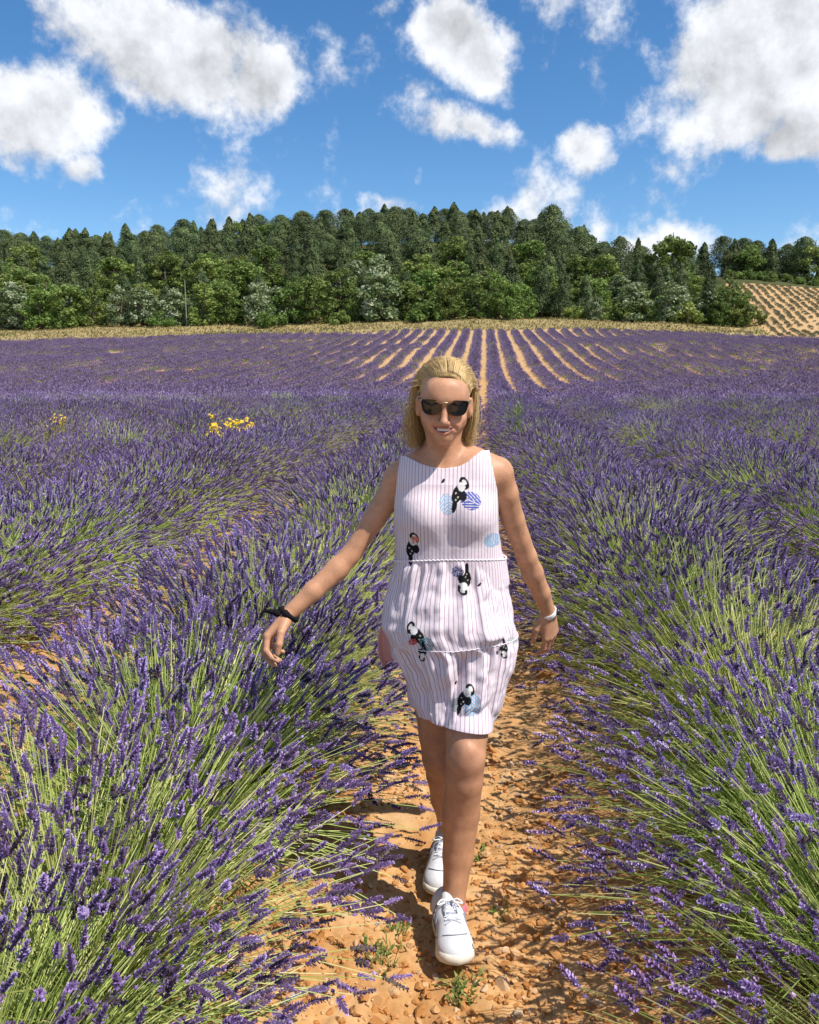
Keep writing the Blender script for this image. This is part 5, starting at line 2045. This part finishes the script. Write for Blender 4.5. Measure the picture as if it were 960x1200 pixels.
# fallen dry stalks and petals under the plants
m_straw = leafy('dry_straw', [(0, (.16, .10, .05)), (.5, (.34, .25, .12)), (1, (.50, .42, .24))], transl=.1, objvar=0)
mb = MB()
n = 1500
yy = 1.1 * (6.0) ** sg_.uniform(0, 1, n); xx = np.where(sg_.uniform(0, 1, n) < .5, -1, 1) * (.50 + np.abs(sg_.normal(0, .26, n)))
a = sg_.uniform(0, 6.3, n); l = sg_.uniform(.015, .07, n)
p0 = np.stack([xx, yy, ground_z(xx, yy) + .004], 1); d = np.stack([np.cos(a), np.sin(a), sg_.normal(0, .12, n)], 1)
q1 = p0 + d * l[:, None]; q1[:, 2] = np.maximum(q1[:, 2], ground_z(q1[:, 0], q1[:, 1]) + .003)
V, F = tubes(np.stack([p0, (p0 + q1) / 2 + np.array([0, 0, .003]), q1], 1), [.0014, .0013, .0008], 3)
mb.add(V, F, tone=np.repeat(sg_.uniform(0, 1, n), 9))
tag(mb.obj('straw_litter', m_straw), 'dry broken stalks littering the soil under the lavender', kind='stuff')

# ------------------------------------------------------------------ weeds on the path
m_weed = leafy('weed_leaf', [(0, (.09, .14, .03)), (.5, (.20, .27, .06)), (1, (.36, .36, .13))], transl=.3, objvar=.15)


def weed(px, py, nb, spread, h, label):
    d0 = CF + CR * (px - 480) / FPX + CU * (600 - py) / FPX
    tt = -CP[2] / d0[2]
    c0 = CP + d0 * tt
    o = empty('weed', (c0[0], c0[1], float(ground_z(c0[0], c0[1]))))
    for part in ('blades', 'leaves'):
        mb = MB()
        for _ in range(nb if part == 'blades' else nb // 2):
            x, y = sg_.normal(0, spread), sg_.normal(0, spread)
            z = float(ground_z(c0[0] + x, c0[1] + y)) - float(ground_z(c0[0], c0[1])) - .003
            a = sg_.uniform(0, 6.3); l = h * sg_.uniform(.5, 1.2); ln = sg_.uniform(.3, 1.1)
            tip = np.array([x + math.cos(a) * l * ln, y + math.sin(a) * l * ln, z + l * (1.1 - .6 * ln)])
            b_ = np.array([x, y, z]); w = np.array([-math.sin(a), math.cos(a), 0]) * (.0018 if part == 'blades' else .005)
            m_ = b_ * .45 + tip * .55 + np.array([0, 0, l * .18])
            mb.add([b_ - w * .7, b_ + w * .7, m_ + w, tip, m_ - w], [(0, 1, 2, 4)], tone=sg_.uniform(.1, 1))
            mb.add([m_ - w, m_ + w, tip], [(0, 1, 2)], tone=sg_.uniform(.1, 1))
        mb.obj(part, m_weed, o)['kind'] = 'stuff'
    tag(o, label, 'weed', 'weeds on the path')


weed(447, 1128, 46, .030, .045, 'sparse green weed in the soil left of the front shoe')
weed(541, 1166, 40, .024, .05, 'small green weed just in front of the front shoe')
weed(468, 1092, 26, .02, .035, 'tiny weed in the shadow left of the front shoe')
weed(560, 1008, 22, .02, .04, 'tiny weed on the path right of the shin of the woman')
weed(590, 1078, 18, .018, .035, 'tiny weed among clods right of the front shoe')

# ------------------------------------------------------------------ yellow ragwort, tall weed, withered plant standing in the rows
m_yel = plain('yellow_petals', (.88, .62, .02), .6)
m_yel2 = plain('orange_florets', (.55, .26, .01), .7)
m_rag = leafy('ragwort_leaf', [(0, (.08, .13, .03)), (.5, (.17, .26, .05)), (1, (.30, .38, .09))], transl=.25, objvar=.1)


def ragwort(px, py, y, w, h, nfl, label):
    q = P(px, py, y)
    top_z = q[2] + .17
    g0 = float(ground_z(q[0], q[1]))
    o = empty('ragwort', (q[0], q[1], g0))
    st, fl, ce, lf_ = MB(), MB(), MB(), MB()
    for k in range(nfl):
        x, yv = sg_.normal(0, w * .42), sg_.normal(0, w * .42)
        zt_ = top_z - g0 - sg_.uniform(0, h) * .8
        base = np.array([x * .12, yv * .12, .05])
        tip = np.array([x, yv, zt_])
        V, F = tubes(catmull([base, base * .4 + tip * .6 + np.array([0, 0, .05]), tip], 5)[None], [.005, .0045, .004, .003, .002], 4)
        st.add(V, F, tone=.5)
        for c_ in range(7):
            cc_ = tip + sg_.normal(0, .035, 3) * np.array([1, 1, .6])
            nn = nrm(np.array([sg_.normal(0, .4), sg_.normal(0, .4) - .35, 1.0]))
            a1 = nrm(np.cross(nn, [1, .2, 0])); b1 = np.cross(nn, a1)
            R = sg_.uniform(.019, .028)
            for k2 in range(9):
                th = k2 * 2 * PI / 9
                dd = a1 * math.cos(th) + b1 * math.sin(th); ss = -a1 * math.sin(th) + b1 * math.cos(th)
                fl.add([cc_ + dd * R * .3, cc_ + dd * R * .75 + ss * R * .26, cc_ + dd * R * 1.1 - nn * R * .15, cc_ + dd * R * .75 - ss * R * .26], [(0, 1, 2, 3)])
            th = np.arange(8) * PI / 4
            ring = cc_ + nn * .002 + (np.cos(th)[:, None] * a1 + np.sin(th)[:, None] * b1) * R * .42
            ce.add(np.concatenate([ring, [cc_ + nn * .006]]), [(i_, (i_ + 1) % 8, 8) for i_ in range(8)])
        for c_ in range(6):
            b_ = base + (tip - base) * sg_.uniform(.35, .95)
            a = sg_.uniform(0, 6.3); l = sg_.uniform(.05, .11)
            dd = np.array([math.cos(a), math.sin(a), .35]); ss = np.array([-math.sin(a), math.cos(a), 0]) * .014
            lf_.add([b_, b_ + dd * l * .5 + ss, b_ + dd * l, b_ + dd * l * .5 - ss], [(0, 1, 2, 3)], tone=sg_.uniform(.3, 1))
    st.obj('stems', m_rag, o); lf_.obj('leaves', m_rag, o)
    f_ = fl.obj('flower_heads', m_yel, o); ce.obj('flower_centres', m_yel2, f_)
    tag(o, label, 'wildflower', 'yellow ragwort in the lavender')


ragwort(65, 501, 12.6, .17, .34, 15, 'yellow ragwort standing alone in the lavender at the far left')
ragwort(246, 499, 12.2, .06, .10, 2, 'single small yellow ragwort head left of the ragwort clump')
ragwort(250, 511, 12.0, .17, .22, 14, 'middle yellow ragwort of the clump in the left lavender rows')
ragwort(280, 506, 11.9, .32, .38, 36, 'largest yellow ragwort of the clump, nearest to the woman')


def tall_weed(px, py, y, n, w, h, m_, name, cat, label):
    q = P(px, py, y)
    g0 = float(ground_z(q[0], q[1]))
    H0 = q[2] + .06 - g0
    o = empty(name, (q[0], q[1], g0))
    st, lf_ = MB(), MB()
    for k in range(n):
        x, yv = sg_.normal(0, w), sg_.normal(0, w)
        tip = np.array([x, yv, H0 * sg_.uniform(1 - h, 1.0)])
        base = np.array([x * .2, yv * .2, 0])
        pts = catmull([base, base * .5 + tip * .5, tip], 6)
        V, F = tubes(pts[None], np.linspace(.006, .002, 6), 4)
        st.add(V, F, tone=.4)
        for c_ in range(16):
            b_ = base + (tip - base) * sg_.uniform(.45, 1.0)
            a = sg_.uniform(0, 6.3); l = sg_.uniform(.04, .10)
            dd = np.array([math.cos(a), math.sin(a), .8]); ss = np.array([-math.sin(a), math.cos(a), 0]) * .010
            lf_.add([b_, b_ + dd * l * .5 + ss, b_ + dd * l, b_ + dd * l * .5 - ss], [(0, 1, 2, 3)], tone=sg_.uniform(0, 1))
    st.obj('stems', m_, o); lf_.obj('leaves', m_, o)
    tag(o, label, cat)


tall_weed(604, 468, 12.8, 9, .10, .35, m_rag, 'tall_weed', 'weed', 'tall wispy green weed rising from the row right of the head of the woman')
tall_weed(628, 484, 12.6, 6, .09, .3, m_rag, 'tall_weed', 'weed', 'shorter green weed to the right of the tall wispy weed')
tall_weed(928, 549, 7.8, 12, .11, .3, m_straw, 'withered_plant', 'weed', 'withered brown plant standing in the lavender at the right edge')
tall_weed(545, 521, 10.5, 7, .05, .3, m_rag, 'tall_weed', 'weed', 'low yellowish weed on the path beside the right shoulder of the woman')
